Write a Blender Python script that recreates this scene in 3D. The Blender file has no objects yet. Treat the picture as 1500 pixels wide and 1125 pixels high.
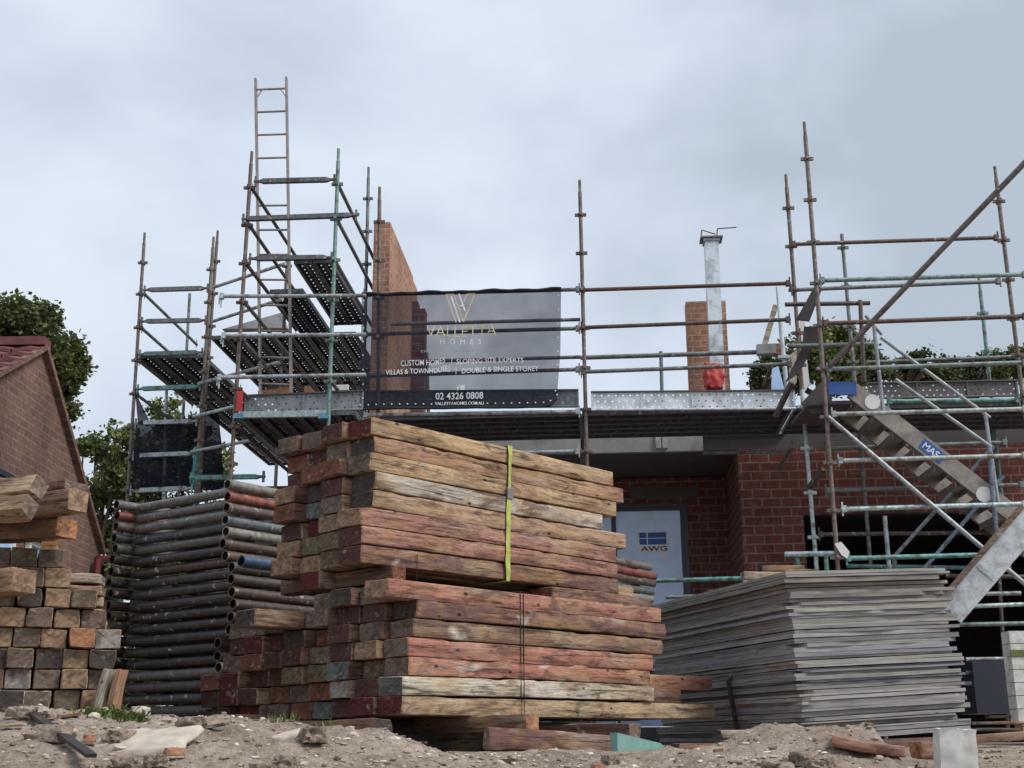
import bpy, math, random
from mathutils import Vector, Matrix, noise
rnd = random.Random(7)
C = bpy.data.collections.new("site"); bpy.context.scene.collection.children.link(C)
R = math.radians
# ------------------------------------------------------------------ camera
F_PX, PITCH, ROLL, CAMZ = 1850.0, R(15.8), R(0.4), 1.6
fw = Vector((0, math.cos(PITCH), math.sin(PITCH))); r0 = Vector((1, 0, 0)); u0 = Vector((0, -math.sin(PITCH), math.cos(PITCH)))
rt = r0*math.cos(ROLL) - u0*math.sin(ROLL); up = r0*math.sin(ROLL) + u0*math.cos(ROLL)
camd = bpy.data.cameras.new("camera"); cam = bpy.data.objects.new("camera", camd); C.objects.link(cam)
cam.matrix_world = Matrix(((rt.x, up.x, -fw.x, 0), (rt.y, up.y, -fw.y, 0), (rt.z, up.z, -fw.z, CAMZ), (0, 0, 0, 1)))
camd.sensor_width = 36; camd.lens = 36*F_PX/1500; camd.clip_end = 5000; camd.clip_start = 0.05
bpy.context.scene.camera = cam
def at(px, py, y):
    d = fw + rt*((px-750)/F_PX) + up*((562.5-py)/F_PX)
    return Vector((0, 0, CAMZ)) + d*(y/d.y)
# building frame: turned a few degrees from the camera axis
BA = R(4.0)
ex = Vector((math.cos(BA), -math.sin(BA), 0)); ey = Vector((math.sin(BA), math.cos(BA), 0)); ez = Vector((0, 0, 1))
O = at(850, 600, 14.6); O.z = 0
def B(u, v, z): return O + ex*u + ey*v + ez*z
def dep(px, v=0.0, py=500):
    "world y where the pixel column meets the building plane v"
    y = 14.6
    for _ in range(8):
        p = at(px, py, y); u = (p-O).dot(ex); y = B(u, v, 0).y
    return y
def fa(px, py, v=0.0): return at(px, py, dep(px, v, py))
# ------------------------------------------------------------------ materials
def S(r, g, b):
    f = lambda c: (c/255/12.92) if c/255 <= 0.04045 else ((c/255+0.055)/1.055)**2.4
    return (f(r), f(g), f(b), 1.0)
class NT:
    def __init__(s, name):
        s.m = bpy.data.materials.new(name); s.m.use_nodes = True; s.t = s.m.node_tree
        s.b = s.t.nodes["Principled BSDF"]; s.out = s.t.nodes["Material Output"]
    def n(s, typ, **kw):
        nd = s.t.nodes.new(typ)
        for k, v in kw.items():
            if k.startswith("i_"):
                key = k[2:]; key = int(key) if key.isdigit() else key.replace("_", " ")
                if hasattr(v, "links") or isinstance(v, bpy.types.NodeSocket): s.t.links.new(v, nd.inputs[key])
                else: nd.inputs[key].default_value = v
            else: setattr(nd, k, v)
        return nd
    def l(s, a, b): s.t.links.new(a, b)
    def mix(s, fac, a, b, mode="MIX"):
        nd = s.t.nodes.new("ShaderNodeMix"); nd.data_type = "RGBA"; nd.blend_type = mode
        for sock, v in ((nd.inputs[0], fac), (nd.inputs[6], a), (nd.inputs[7], b)):
            if isinstance(v, bpy.types.NodeSocket): s.l(v, sock)
            else: sock.default_value = v
        return nd.outputs[2]
    def math(s, op, a, b=0.0, c=None, clamp=False):
        nd = s.t.nodes.new("ShaderNodeMath"); nd.operation = op; nd.use_clamp = clamp
        for i, v in enumerate((a, b) if c is None else (a, b, c)):
            if isinstance(v, bpy.types.NodeSocket): s.l(v, nd.inputs[i])
            else: nd.inputs[i].default_value = v
        return nd.outputs[0]
    def coord(s, scale=(1, 1, 1), rand=True, kind="Object"):
        tc = s.n("ShaderNodeTexCoord"); mp = s.n("ShaderNodeMapping"); s.l(tc.outputs[kind], mp.inputs[0]); mp.inputs["Scale"].default_value = scale
        if rand:
            oi = s.n("ShaderNodeObjectInfo"); m = s.n("ShaderNodeVectorMath", operation="SCALE"); m.inputs[0].default_value = (37, 53, 71)
            s.l(oi.outputs["Random"], m.inputs["Scale"]); s.l(m.outputs[0], mp.inputs["Location"])
        return mp.outputs[0]
    def noise(s, vec, scale=1, detail=4, rough=.55, dist=0):
        nd = s.n("ShaderNodeTexNoise"); nd.inputs["Scale"].default_value = scale; nd.inputs["Detail"].default_value = detail
        nd.inputs["Roughness"].default_value = rough; nd.inputs["Distortion"].default_value = dist
        if vec is not None: s.l(vec, nd.inputs["Vector"])
        return nd.outputs["Fac"]
    def ramp(s, fac, stops, interp="LINEAR"):
        nd = s.n("ShaderNodeValToRGB"); s.l(fac, nd.inputs[0]); cr = nd.color_ramp; cr.interpolation = interp
        while len(cr.elements) < len(stops): cr.elements.new(0.5)
        for e, (p, c) in zip(cr.elements, stops): e.position = p; e.color = (c, c, c, 1) if isinstance(c, (int, float)) else c
        return nd.outputs[0]
    def tint(s): return s.n("ShaderNodeAttribute", attribute_name="tint").outputs["Color"]
    def bump(s, h, strength=.4, dist=.01):
        nd = s.n("ShaderNodeBump"); nd.inputs["Strength"].default_value = strength; nd.inputs["Distance"].default_value = dist
        s.l(h, nd.inputs["Height"]); s.l(nd.outputs[0], s.b.inputs["Normal"])
    def fin(s, col=None, rough=.8, metal=0.0, spec=None):
        if col is not None:
            if isinstance(col, bpy.types.NodeSocket): s.l(col, s.b.inputs["Base Color"])
            else: s.b.inputs["Base Color"].default_value = col
        if isinstance(rough, bpy.types.NodeSocket): s.l(rough, s.b.inputs["Roughness"])
        else: s.b.inputs["Roughness"].default_value = rough
        s.b.inputs["Metallic"].default_value = metal
        if spec is not None: s.b.inputs["Specular IOR Level"].default_value = spec
        return s.m
def mk_wood():
    m = NT("weathered_timber"); t = m.tint()
    g = m.noise(m.coord((1.0, 22, 22)), 1.6, 6, .65, .6)
    fine = m.noise(m.coord((7, 60, 80)), 2.2, 6, .75)
    blot = m.noise(m.coord((1.6, 3.5, 5)), 1.7, 5, .6)
    blot2 = m.noise(m.coord((2.6, 6, 9)), 1.3, 5, .65, 1.0)
    crack = m.noise(m.coord((0.8, 9, 15)), 1.6, 5, .55, 1.2)
    wh = m.noise(m.coord((1.9, 2.5, 3.0)), 1.35, 3, .5, .5)
    p1 = m.noise(m.coord((1.5, 2, 2.6)), 1.7, 5, .62, .8); p2 = m.noise(m.coord((2.3, 3, 4)), 1.5, 5, .62, .6)
    t = m.mix(m.ramp(p1, [(.46, 0.), (.62, .6)]), t, S(160, 128, 88)); t = m.mix(m.ramp(p2, [(.50, 0.), (.66, .6)]), t, S(122, 88, 74))
    c = m.mix(1.0, t, m.ramp(g, [(.30, (.48, .46, .45, 1)), (.5, (.92, .92, .92, 1)), (.72, (1.28, 1.26, 1.22, 1))]), "MULTIPLY")
    c = m.mix(m.ramp(blot, [(.50, 0.), (.66, .6)]), c, m.mix(.65, t, S(156, 147, 134)))
    c = m.mix(m.ramp(blot2, [(.53, 0.), (.64, .62)]), c, S(74, 58, 50))
    c = m.mix(m.ramp(m.noise(m.coord((1.2, 7, 12)), 2.3, 6, .72, .4), [(.53, 0.), (.62, .72)]), c, S(54, 43, 38))
    c = m.mix(m.ramp(wh, [(.66, 0.), (.72, .6)]), c, S(205, 200, 190))
    c = m.mix(1.0, c, m.ramp(fine, [(.36, (.6, .58, .56, 1)), (.5, (1.0, 1.0, 1.0, 1)), (.64, (1.3, 1.28, 1.26, 1))]), "MULTIPLY")
    ck = m.ramp(crack, [(.482, 1.), (.494, .05), (.506, .05), (.518, 1.)])
    ck2 = m.math("MAXIMUM", ck, m.ramp(g, [(.36, 0.), (.44, 1.)]))
    c = m.mix(m.math("SUBTRACT", 1.0, ck2), c, S(28, 21, 18))
    nail = m.n("ShaderNodeTexVoronoi", feature="F1"); m.l(m.coord((5, 9, 9)), nail.inputs["Vector"]); nail.inputs["Scale"].default_value = 1.0
    c = m.mix(m.ramp(nail.outputs["Distance"], [(.07, .85), (.1, 0.)]), c, S(25, 20, 18))
    h = m.math("ADD", m.math("MULTIPLY", fine, .5), m.math("ADD", m.math("MULTIPLY", ck2, .8), g))
    m.bump(h, .75, .006)
    return m.fin(c, .85, 0, .25)
def mk_end():
    m = NT("sawn_timber_end"); t = m.tint()
    sw = m.noise(m.coord((4, 16, 34)), 1.8, 6, .7, .3)
    wv = m.n("ShaderNodeTexWave", wave_type="RINGS"); wv.rings_direction = "X"
    m.l(m.coord((1, 1, 1)), wv.inputs["Vector"]); wv.inputs["Scale"].default_value = 11; wv.inputs["Distortion"].default_value = 6; wv.inputs["Detail"].default_value = 3
    b = m.noise(m.coord((6, 9, 9)), 1.6, 5, .6)
    c = m.mix(1.0, t, m.ramp(sw, [(.3, (.5, .48, .46, 1)), (.6, (1.15, 1.12, 1.1, 1))]), "MULTIPLY")
    c = m.mix(.18, c, m.mix(1.0, c, wv.outputs["Color"], "MULTIPLY"))
    c = m.mix(m.ramp(b, [(.46, 0.), (.66, .65)]), c, S(56, 46, 42))
    c = m.mix(m.ramp(m.noise(m.coord((9, 9, 14)), 2.0, 3), [(.62, 0.), (.72, .45)]), c, S(170, 165, 158))
    m.bump(m.math("ADD", sw, m.math("MULTIPLY", wv.outputs["Fac"], .15)), .4, .004)
    return m.fin(c, .9, 0, .2)
def mk_metal(name, rusty=.5, metal=.35, rough=.55, rust=S(82, 64, 56)):
    m = NT(name); t = m.tint()
    a = m.noise(m.coord((6, 6, 6)), 1.3, 5, .65); b = m.noise(m.coord((14, 14, 14)), 1.6, 4, .6); w = m.noise(m.coord((11, 11, 11)), 1.5, 4)
    c = m.mix(1.0, t, m.ramp(b, [(.3, (.6, .6, .6, 1)), (.7, (1.3, 1.3, 1.3, 1))]), "MULTIPLY")
    c = m.mix(m.ramp(a, [(.62-rusty*.22, 0.), (.72-rusty*.2, .75)]), c, rust)
    c = m.mix(m.ramp(w, [(.63, 0.), (.68, .6)]), c, S(175, 172, 165))
    m.bump(b, .3, .002)
    return m.fin(c, rough, metal)
def mk_galv():
    m = NT("galvanised_steel"); t = m.tint()
    v = m.n("ShaderNodeTexVoronoi"); m.l(m.coord((22, 22, 22)), v.inputs["Vector"])
    a = m.noise(m.coord((5, 5, 5)), 1.2, 5, .65)
    c = m.mix(1.0, t, m.ramp(v.outputs["Color"], [(.0, (.78, .78, .8, 1)), (1., (1.15, 1.15, 1.15, 1))]), "MULTIPLY")
    c = m.mix(m.ramp(a, [(.45, 0.), (.7, .65)]), c, S(92, 88, 84))
    return m.fin(c, .5, .35)
def mk_perf(nm="perforated_steel", su=.12, sv=.05, hr=.0085):
    m = NT(nm); t = m.tint()
    tc = m.n("ShaderNodeTexCoord"); sx = m.n("ShaderNodeSeparateXYZ"); m.l(tc.outputs["UV"], sx.inputs[0])
    u = m.math("DIVIDE", sx.outputs[0], su); v = m.math("DIVIDE", sx.outputs[1], sv)
    row = m.math("FLOOR", v); u = m.math("ADD", u, m.math("MULTIPLY", row, .5))
    fu = m.math("SUBTRACT", m.math("FRACT", u), .5); fv = m.math("SUBTRACT", m.math("FRACT", v), .5)
    d = m.math("SQRT", m.math("ADD", m.math("POWER", m.math("MULTIPLY", fu, su*(.55 if nm == "perforated_steel" else 1)), 2), m.math("POWER", m.math("MULTIPLY", fv, sv), 2)))
    hole = m.math("LESS_THAN", d, hr)
    mask = m.math("MULTIPLY", hole, m.math("LESS_THAN", m.math("ABSOLUTE", m.math("SUBTRACT", sx.outputs[1], .1125)), .095))
    a = m.noise(m.coord((5, 5, 5)), 1.4, 5, .65)
    c = m.mix(1.0, t, m.ramp(a, [(.3, (.6, .6, .6, 1)), (.7, (1.25, 1.25, 1.25, 1))]), "MULTIPLY")
    m.fin(c, .55, .3); m.l(m.math("SUBTRACT", 1.0, mask), m.b.inputs["Alpha"])
    return m.m
def mk_brick(name, c1, c2, mortar, bw=.24, rh=.117, ms=.011, smear=.5):
    m = NT(name)
    tc = m.n("ShaderNodeTexCoord"); sx = m.n("ShaderNodeSeparateXYZ"); m.l(tc.outputs["Object"], sx.inputs[0])
    cb = m.n("ShaderNodeCombineXYZ"); m.l(m.math("ADD", sx.outputs[0], sx.outputs[1]), cb.inputs[0]); m.l(sx.outputs[2], cb.inputs[1])
    nz = m.n("ShaderNodeTexNoise"); m.l(tc.outputs["Object"], nz.inputs["Vector"]); nz.inputs["Scale"].default_value = 14
    vm = m.n("ShaderNodeVectorMath", operation="MULTIPLY_ADD"); m.l(nz.outputs["Color"], vm.inputs[0]); vm.inputs[1].default_value = (.008, .008, 0); m.l(cb.outputs[0], vm.inputs[2])
    br = m.n("ShaderNodeTexBrick"); m.l(vm.outputs[0], br.inputs["Vector"])
    br.inputs["Color1"].default_value = c1; br.inputs["Color2"].default_value = c2; br.inputs["Mortar"].default_value = mortar
    br.inputs["Scale"].default_value = 1; br.inputs["Mortar Size"].default_value = ms; br.inputs["Mortar Smooth"].default_value = .25
    br.inputs["Brick Width"].default_value = bw; br.inputs["Row Height"].default_value = rh
    a = m.noise(m.coord((3, 3, 3), False), 1.6, 6, .65); b = m.noise(m.coord((12, 12, 12), False), 1.5, 4, .6)
    c = m.mix(1.0, br.outputs["Color"], m.ramp(b, [(.3, (.72, .7, .7, 1)), (.7, (1.2, 1.2, 1.2, 1))]), "MULTIPLY")
    c = m.mix(m.ramp(a, [(.54, 0.), (.72, smear)]), c, mortar)
    c = m.mix(1.0, c, m.ramp(m.noise(m.coord((1.5, 1.5, .7), False), 1.2, 4), [(.35, (.78, .78, .78, 1)), (.65, (1.18, 1.16, 1.14, 1))]), "MULTIPLY")
    m.bump(m.math("ADD", m.math("SUBTRACT", 1.0, br.outputs["Fac"]), m.math("MULTIPLY", b, .5)), .8, .008)
    return m.fin(c, .92, 0, .2)
def mk_plain(name, col, rough=.8, var=.25, sc=6, metal=0, spec=None, dirt=None):
    m = NT(name); a = m.noise(m.coord((sc,)*3), 1.3, 5, .65)
    c = m.mix(1.0, col, m.ramp(a, [(.3, (1-var,)*3+(1,)), (.7, (1+var,)*3+(1,))]), "MULTIPLY")
    if dirt: c = m.mix(m.ramp(m.noise(m.coord((sc*.4,)*3), 1.7, 5, .7), [(.5, 0.), (.7, .7)]), c, dirt)
    m.bump(a, .3, .004)
    return m.fin(c, rough, metal, spec)
def mk_ply():
    m = NT("weathered_plywood"); t = m.tint()
    g = m.noise(m.coord((3, 3, 160)), 1.2, 4, .6); b = m.noise(m.coord((2.2, 2.2, 14)), 1.6, 5, .65); k = m.noise(m.coord((7, 7, 60)), 1.4, 4)
    c = m.mix(1.0, t, m.ramp(g, [(.3, (.55, .55, .56, 1)), (.6, (1.15, 1.15, 1.15, 1))]), "MULTIPLY")
    c = m.mix(m.ramp(b, [(.5, 0.), (.7, .5)]), c, S(100, 94, 90)); c = m.mix(m.ramp(k, [(.66, 0.), (.73, .8)]), c, S(48, 38, 34))
    c = m.mix(m.ramp(m.noise(m.coord((1.7, 1.7, 9)), 1.3, 3), [(.62, 0.), (.74, .35)]), c, S(122, 142, 138))
    m.bump(g, .6, .004)
    return m.fin(c, .9, 0, .2)
def mk_dirt():
    m = NT("rubble_dirt")
    a = m.noise(m.coord((1, 1, 1), False), 2.2, 8, .7); b = m.noise(m.coord((1, 1, 1), False), 26, 8, .75); d = m.noise(m.coord((1, 1, 1), False), 90, 4, .7)
    v = m.n("ShaderNodeTexVoronoi"); m.l(m.coord((1, 1, 1), False), v.inputs["Vector"]); v.inputs["Scale"].default_value = 42
    c = m.ramp(a, [(.32, S(142, 126, 114)), (.5, S(172, 157, 143)), (.68, S(196, 183, 170))])
    c = m.mix(1.0, c, m.ramp(b, [(.32, (.5, .48, .46, 1)), (.55, (1, 1, 1, 1)), (.7, (1.2, 1.2, 1.2, 1))]), "MULTIPLY")
    c = m.mix(m.ramp(v.outputs["Distance"], [(.16, .8), (.26, 0.)]), c, m.ramp(v.outputs["Color"], [(.2, S(120, 110, 100)), (.55, S(176, 162, 148)), (.9, S(214, 208, 200))]))
    m.bump(m.math("ADD", m.math("MULTIPLY", b, 1.4), m.math("MULTIPLY", d, .6)), 1.0, .018)
    return m.fin(c, .95, 0, .15)
def mk_leaf(name, c1, c2, c3):
    m = NT(name); oi = m.n("ShaderNodeNewGeometry")
    c = m.ramp(oi.outputs["Random Per Island"], [(0., c1), (.55, c2), (1., c3)])
    big = m.noise(m.coord((1, 1, 1), False), .9, 3)
    c = m.mix(1.0, c, m.ramp(big, [(.35, (.65, .65, .65, 1)), (.65, (1.3, 1.3, 1.2, 1))]), "MULTIPLY")
    m.fin(c, .6, 0, .3); tr = m.n("ShaderNodeBsdfTranslucent"); m.l(c, tr.inputs[0]); mx = m.n("ShaderNodeMixShader"); mx.inputs[0].default_value = .25
    m.l(m.b.outputs[0], mx.inputs[1]); m.l(tr.outputs[0], mx.inputs[2]); m.l(mx.outputs[0], m.out.inputs[0])
    return m.m
def mk_mesh(name, col, op):
    m = NT(name); tr = m.n("ShaderNodeBsdfTransparent"); mx = m.n("ShaderNodeMixShader")
    a = m.noise(m.coord((2, 2, 2)), 1.2, 4, .6)
    m.l(m.ramp(a, [(.3, op-.06), (.7, op+.06)]), mx.inputs[0]); m.fin(col, .9, 0, .1)
    m.l(tr.outputs[0], mx.inputs[1]); m.l(m.b.outputs[0], mx.inputs[2]); m.l(mx.outputs[0], m.out.inputs[0])
    return m.m
M = dict(wood=mk_wood(), end=mk_end(), tube=mk_metal("scaffold_tube_steel", .5), clean=mk_metal("painted_steel", .15), pipe=mk_metal("dark_pipe_steel", .35, .25, .42, S(72, 60, 54)),
    galv=mk_galv(), perf=mk_perf(), perf_toe=mk_perf("perforated_toe_steel", .085, .075, .0105), ply=mk_ply(), dirt=mk_dirt(),
    red_brick=mk_brick("red_brickwork", S(108, 66, 60), S(94, 57, 53), S(122, 108, 100), smear=.55),
    tan_brick=mk_brick("orange_brickwork", S(164, 124, 102), S(142, 104, 86), S(172, 154, 140), rh=.086, ms=.008, smear=.3),
    old_brick=mk_brick("brown_brickwork", S(116, 92, 84), S(104, 82, 76), S(126, 108, 98), rh=.086, ms=.009, smear=.25),
    concrete=mk_plain("concrete", S(150, 150, 152), .85, .15, 3, dirt=S(110, 108, 106)), soffit=mk_plain("form_ply_and_shade", S(78, 74, 74), .85, .2, 3),
    dark=mk_plain("dark_frame", S(38, 44, 56), .4, .1), dboard=mk_plain("stained_dark_board", S(60, 56, 56), .85, .25, 6), black=mk_plain("black_strap", S(22, 22, 26), .8, .2), white=mk_plain("white_paint", S(215, 215, 212), .6, .08), cblock=mk_plain("weathered_block", S(196, 196, 192), .85, .2, 10, dirt=S(140, 128, 116)),
    decal=mk_plain("sticker_white", S(232, 238, 248), .5, .03), film=mk_plain("frosted_film_glass", S(176, 204, 244), .12, .3, .9, spec=.8), blue=mk_plain("blue_board", S(38, 78, 150), .6, .15, 8, dirt=S(60, 90, 140)),
    blue_text=mk_plain("blue_sign", S(36, 92, 165), .5, .05), red=mk_plain("red_plastic", S(170, 48, 50), .6, .2, 8), maroon=mk_plain("maroon_pipe", S(96, 36, 36), .5, .15),
    tile=mk_plain("roof_tile", S(104, 60, 60), .75, .3, 5, dirt=S(82, 46, 46)), bark=mk_plain("bark", S(82, 70, 60), .95, .35, 4),
    stone=mk_plain("pale_stone", S(176, 166, 154), .95, .25, 9, dirt=S(120, 108, 96)), lime=mk_plain("lime_strap", S(160, 172, 84), .75, .3, 14, dirt=S(128, 130, 84)),
    gold=mk_plain("gold_print", S(196, 184, 144), .7, .08), print=mk_plain("white_print", S(216, 218, 222), .7, .05), faint=mk_plain("faint_print", S(150, 156, 166), .7, .1),
    net=mk_mesh("banner_mesh", S(44, 46, 56), .71), net2=mk_mesh("shade_netting", S(26, 28, 38), .93),
    leaf=mk_leaf("leaf_green", S(46, 56, 34), S(72, 82, 46), S(112, 118, 66)), leaf2=mk_leaf("leaf_bright", S(54, 66, 38), S(84, 98, 54), S(132, 136, 80)),
    grass=mk_leaf("weed_leaf", S(70, 88, 50), S(96, 112, 62), S(124, 134, 84)), teal=mk_plain("teal_paint", S(108, 150, 146), .75, .2, 9, dirt=S(120, 128, 118)),
    ground_far=mk_dirt())
# ------------------------------------------------------------------ mesh helpers
def tag(o, label, cat, group=None, kind=None):
    if label: o["label"] = label
    if cat: o["category"] = cat
    if group: o["group"] = group
    if kind: o["kind"] = kind
    return o
def empty(name, loc, label, cat, group=None):
    o = bpy.data.objects.new(name, None); C.objects.link(o); o.location = loc; o.empty_display_size = .1
    return tag(o, label, cat, group)
class MB:
    def __init__(s): s.v = []; s.f = []; s.mi = []; s.tn = []; s.sm = []; s.uv = {}
    def add(s, vs, fs, mi=0, tint=(.5, .5, .5, 1), smooth=False):
        o = len(s.v); s.v += [Vector(p) for p in vs]
        for f in fs: s.f.append([i+o for i in f]); s.mi.append(mi); s.tn.append(tint); s.sm.append(smooth)
        return o
    def box(s, c, ax, ay, az, mi=0, tint=(.5, .5, .5, 1)):
        "c centre, ax ay az half-extent vectors"
        c, ax, ay, az = Vector(c), Vector(ax), Vector(ay), Vector(az)
        vs = [c+ax*i+ay*j+az*k for k in (-1, 1) for j in (-1, 1) for i in (-1, 1)]
        s.add(vs, [(0, 2, 3, 1), (4, 5, 7, 6), (0, 1, 5, 4), (2, 6, 7, 3), (0, 4, 6, 2), (1, 3, 7, 5)], mi, tint)
    def bar(s, a, b, w, h, mi=0, tint=(.5, .5, .5, 1), upv=ez):
        a, b = Vector(a), Vector(b); d = (b-a); L = d.length; d.normalize()
        y = Vector(upv).cross(d)
        if y.length < 1e-4: y = ex.copy()
        y.normalize(); z = d.cross(y)
        s.box((a+b)/2, d*(L/2), y*(w/2), z*(h/2), mi, tint)
    def tube(s, a, b, r, r2=None, n=12, mi=0, tint=(.5, .5, .5, 1), hollow=False, cap=True):
        a, b = Vector(a), Vector(b); d = (b-a).normalized(); r2 = r if r2 is None else r2
        x = d.orthogonal().normalized(); y = d.cross(x)
        ring = lambda p, q: [p + (x*math.cos(2*math.pi*i/n)+y*math.sin(2*math.pi*i/n))*q for i in range(n)]
        s.add(ring(a, r)+ring(b, r2), [(i, (i+1) % n, n+(i+1) % n, n+i) for i in range(n)], mi, tint, True)
        if hollow:
            ri = r*.82
            for p, e in ((a, 1), (b, -1)):
                s.add(ring(p, r)+ring(p, ri), [(i, (i+1) % n, n+(i+1) % n, n+i) for i in range(n)], mi, tint)
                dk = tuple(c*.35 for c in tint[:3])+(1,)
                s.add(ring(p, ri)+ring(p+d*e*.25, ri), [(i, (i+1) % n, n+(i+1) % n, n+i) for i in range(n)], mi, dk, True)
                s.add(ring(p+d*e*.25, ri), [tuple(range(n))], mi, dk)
        elif cap: s.add(ring(a, r), [tuple(range(n))], mi, tint); s.add(ring(b, r2), [tuple(range(n))], mi, tint)
    def build(s, name, mats, parent=None, matrix=None, origin=None):
        me = bpy.data.meshes.new(name)
        og = Vector(origin) if origin is not None else None
        me.from_pydata([tuple(p-og) if og else tuple(p) for p in s.v], [], s.f)
        for m in (mats if isinstance(mats, (list, tuple)) else [mats]): me.materials.append(M[m] if isinstance(m, str) else m)
        ca = me.color_attributes.new("tint", "FLOAT_COLOR", "CORNER"); uvl = me.uv_layers.new(name="UVMap") if s.uv else None
        buf = []
        for p, mi, t, sm, k in zip(me.polygons, s.mi, s.tn, s.sm, range(len(s.f))):
            p.material_index = mi; p.use_smooth = sm; buf += list(t)*len(p.vertices)
            if s.uv and k in s.uv:
                for li, uv in zip(p.loop_indices, s.uv[k]): uvl.data[li].uv = uv
        ca.data.foreach_set("color", buf)
        me.update(); o = bpy.data.objects.new(name, me); C.objects.link(o)
        if og: o.location = og
        if matrix is not None: o.matrix_world = matrix
        if parent is not None:
            o.parent = parent; o.matrix_parent_inverse = Matrix.Translation(parent.matrix_basis.translation).inverted() if parent.type == "EMPTY" and parent.rotation_euler.to_quaternion().angle < 1e-6 else parent.matrix_basis.inverted()
        return o
TR, TG, TT, TD, TB = S(122, 104, 94), S(158, 166, 170), S(98, 146, 140), S(84, 76, 76), S(112, 118, 118)
TL = S(176, 196, 198)
# ------------------------------------------------------------------ timber
def desat(c, k=.3):
    g = .3*c[0]+.59*c[1]+.11*c[2]; return (c[0]+(g-c[0])*k, c[1]+(g-c[1])*k, c[2]+(g-c[2])*k, 1)
def timber(name, L, W, H, side, end, seed, parent=None, chip=1.0, segs=34):
    """rough sawn balk: x along, y width, z up, origin at lower front left corner"""
    side, end = desat(side, .33), desat(end, .22); r = random.Random(seed); mb = MB(); off = Vector((r.uniform(0, 90), r.uniform(0, 90), r.uniform(0, 90)))
    ch = [r.uniform(.003, .010) for _ in range(4)]; cor = [(0, 0), (W, 0), (W, H), (0, H)]; loop = []
    for i, (cy, cz) in enumerate(cor):
        sy = 1 if cy == 0 else -1; sz = 1 if cz == 0 else -1; c = ch[i]
        a, b = (cy, cz+sz*c), (cy+sy*c, cz); m_ = (cy+sy*c*.3, cz+sz*c*.3)
        loop += [a, m_, b] if i in (0, 2) else [b, m_, a]
        ny, nz = cor[(i+1) % 4]; loop.append(((cy+ny)/2, (cz+nz)/2))
    n = len(loop); rings = []
    bow = r.uniform(-.007, .007); tw = r.uniform(-.004, .004)
    xs = [0, .008] + [L*k/segs for k in range(1, segs)] + [L-.008, L]
    for k, x in enumerate(xs):
        e = .93 if k in (0, len(xs)-1) else 1.0; ring = []
        for j, (y, z) in enumerate(loop):
            yc, zc = W/2+(y-W/2)*e, H/2+(z-H/2)*e; p = Vector((x, yc, zc))
            q = noise.noise(Vector((x*3, y*9, z*9))+off)*.0035
            e2 = noise.noise(Vector((x*6.5, y*9+5, z*9))+off); edge = (j % 4) != 3
            if edge and e2 > .25: q -= min(.011, (e2-.25)*.05)*chip
            q += noise.noise(Vector((x*22, y*14, z*14))+off)*.0016
            dy, dz = (yc-W/2), (zc-H/2); ln = math.hypot(dy, dz) or 1
            p.y += dy/ln*q; p.z += dz/ln*q + bow*math.sin(math.pi*x/L) + tw*(x/L-.5)*(1 if y > W/2 else -1)
            if k in (0, len(xs)-1): p.x += noise.noise(Vector((y*14, z*14, seed)))*.008
            ring.append(p)
        rings.append(ring)
    vs = [p for rg in rings for p in rg]; fs = []
    for k in range(len(rings)-1):
        for j in range(n): fs.append((k*n+j, (k+1)*n+j, (k+1)*n+(j+1) % n, k*n+(j+1) % n))
    mb.add(vs, fs, 0, side, True)
    for rg, sx, rev in ((rings[0], .004, 0), (rings[-1], -.004, 1)):
        c = sum(rg, Vector())/n; c.x += sx
        inner = [c.lerp(p, .6)+Vector((r.uniform(-.003, .003), 0, 0)) for p in rg]
        f2 = [(i, (i+1) % n, n+(i+1) % n, n+i) for i in range(n)]+[(n+i, n+(i+1) % n, 2*n) for i in range(n)]
        if rev: f2 = [tuple(reversed(f)) for f in f2]
        mb.add(rg+inner+[c], f2, 1, end)
    o = mb.build(name, ["wood", "end"], parent); o.data.set_sharp_from_angle(angle=R(33)); return o
def place(o, loc, az, tilt=0.0, rollx=0.0):
    o.matrix_world = Matrix.Translation(loc) @ Matrix.Rotation(az, 4, "Z") @ Matrix.Rotation(tilt, 4, "Y") @ Matrix.Rotation(rollx, 4, "X")
ORD = ["top", "second", "third", "fourth", "fifth", "sixth", "seventh", "eighth", "ninth", "tenth", "eleventh", "twelfth", "thirteenth", "fourteenth", "fifteenth", "sixteenth", "seventeenth", "eighteenth", "nineteenth", "twentieth"]
SIDE = {"yellow-brown": S(186, 150, 98), "orange-brown": S(172, 122, 82), "tan": S(176, 138, 98), "bleached grey": S(178, 168, 150), "pink-red": S(172, 112, 94),
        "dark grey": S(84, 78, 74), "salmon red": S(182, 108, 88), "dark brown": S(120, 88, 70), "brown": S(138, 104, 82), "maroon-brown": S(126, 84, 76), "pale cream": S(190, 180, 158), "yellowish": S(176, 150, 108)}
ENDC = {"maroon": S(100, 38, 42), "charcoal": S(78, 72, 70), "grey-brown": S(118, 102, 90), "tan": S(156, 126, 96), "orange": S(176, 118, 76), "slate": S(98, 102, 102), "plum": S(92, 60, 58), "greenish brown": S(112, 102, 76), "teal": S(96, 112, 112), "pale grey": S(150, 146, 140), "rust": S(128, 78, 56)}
ek = list(ENDC)
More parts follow.
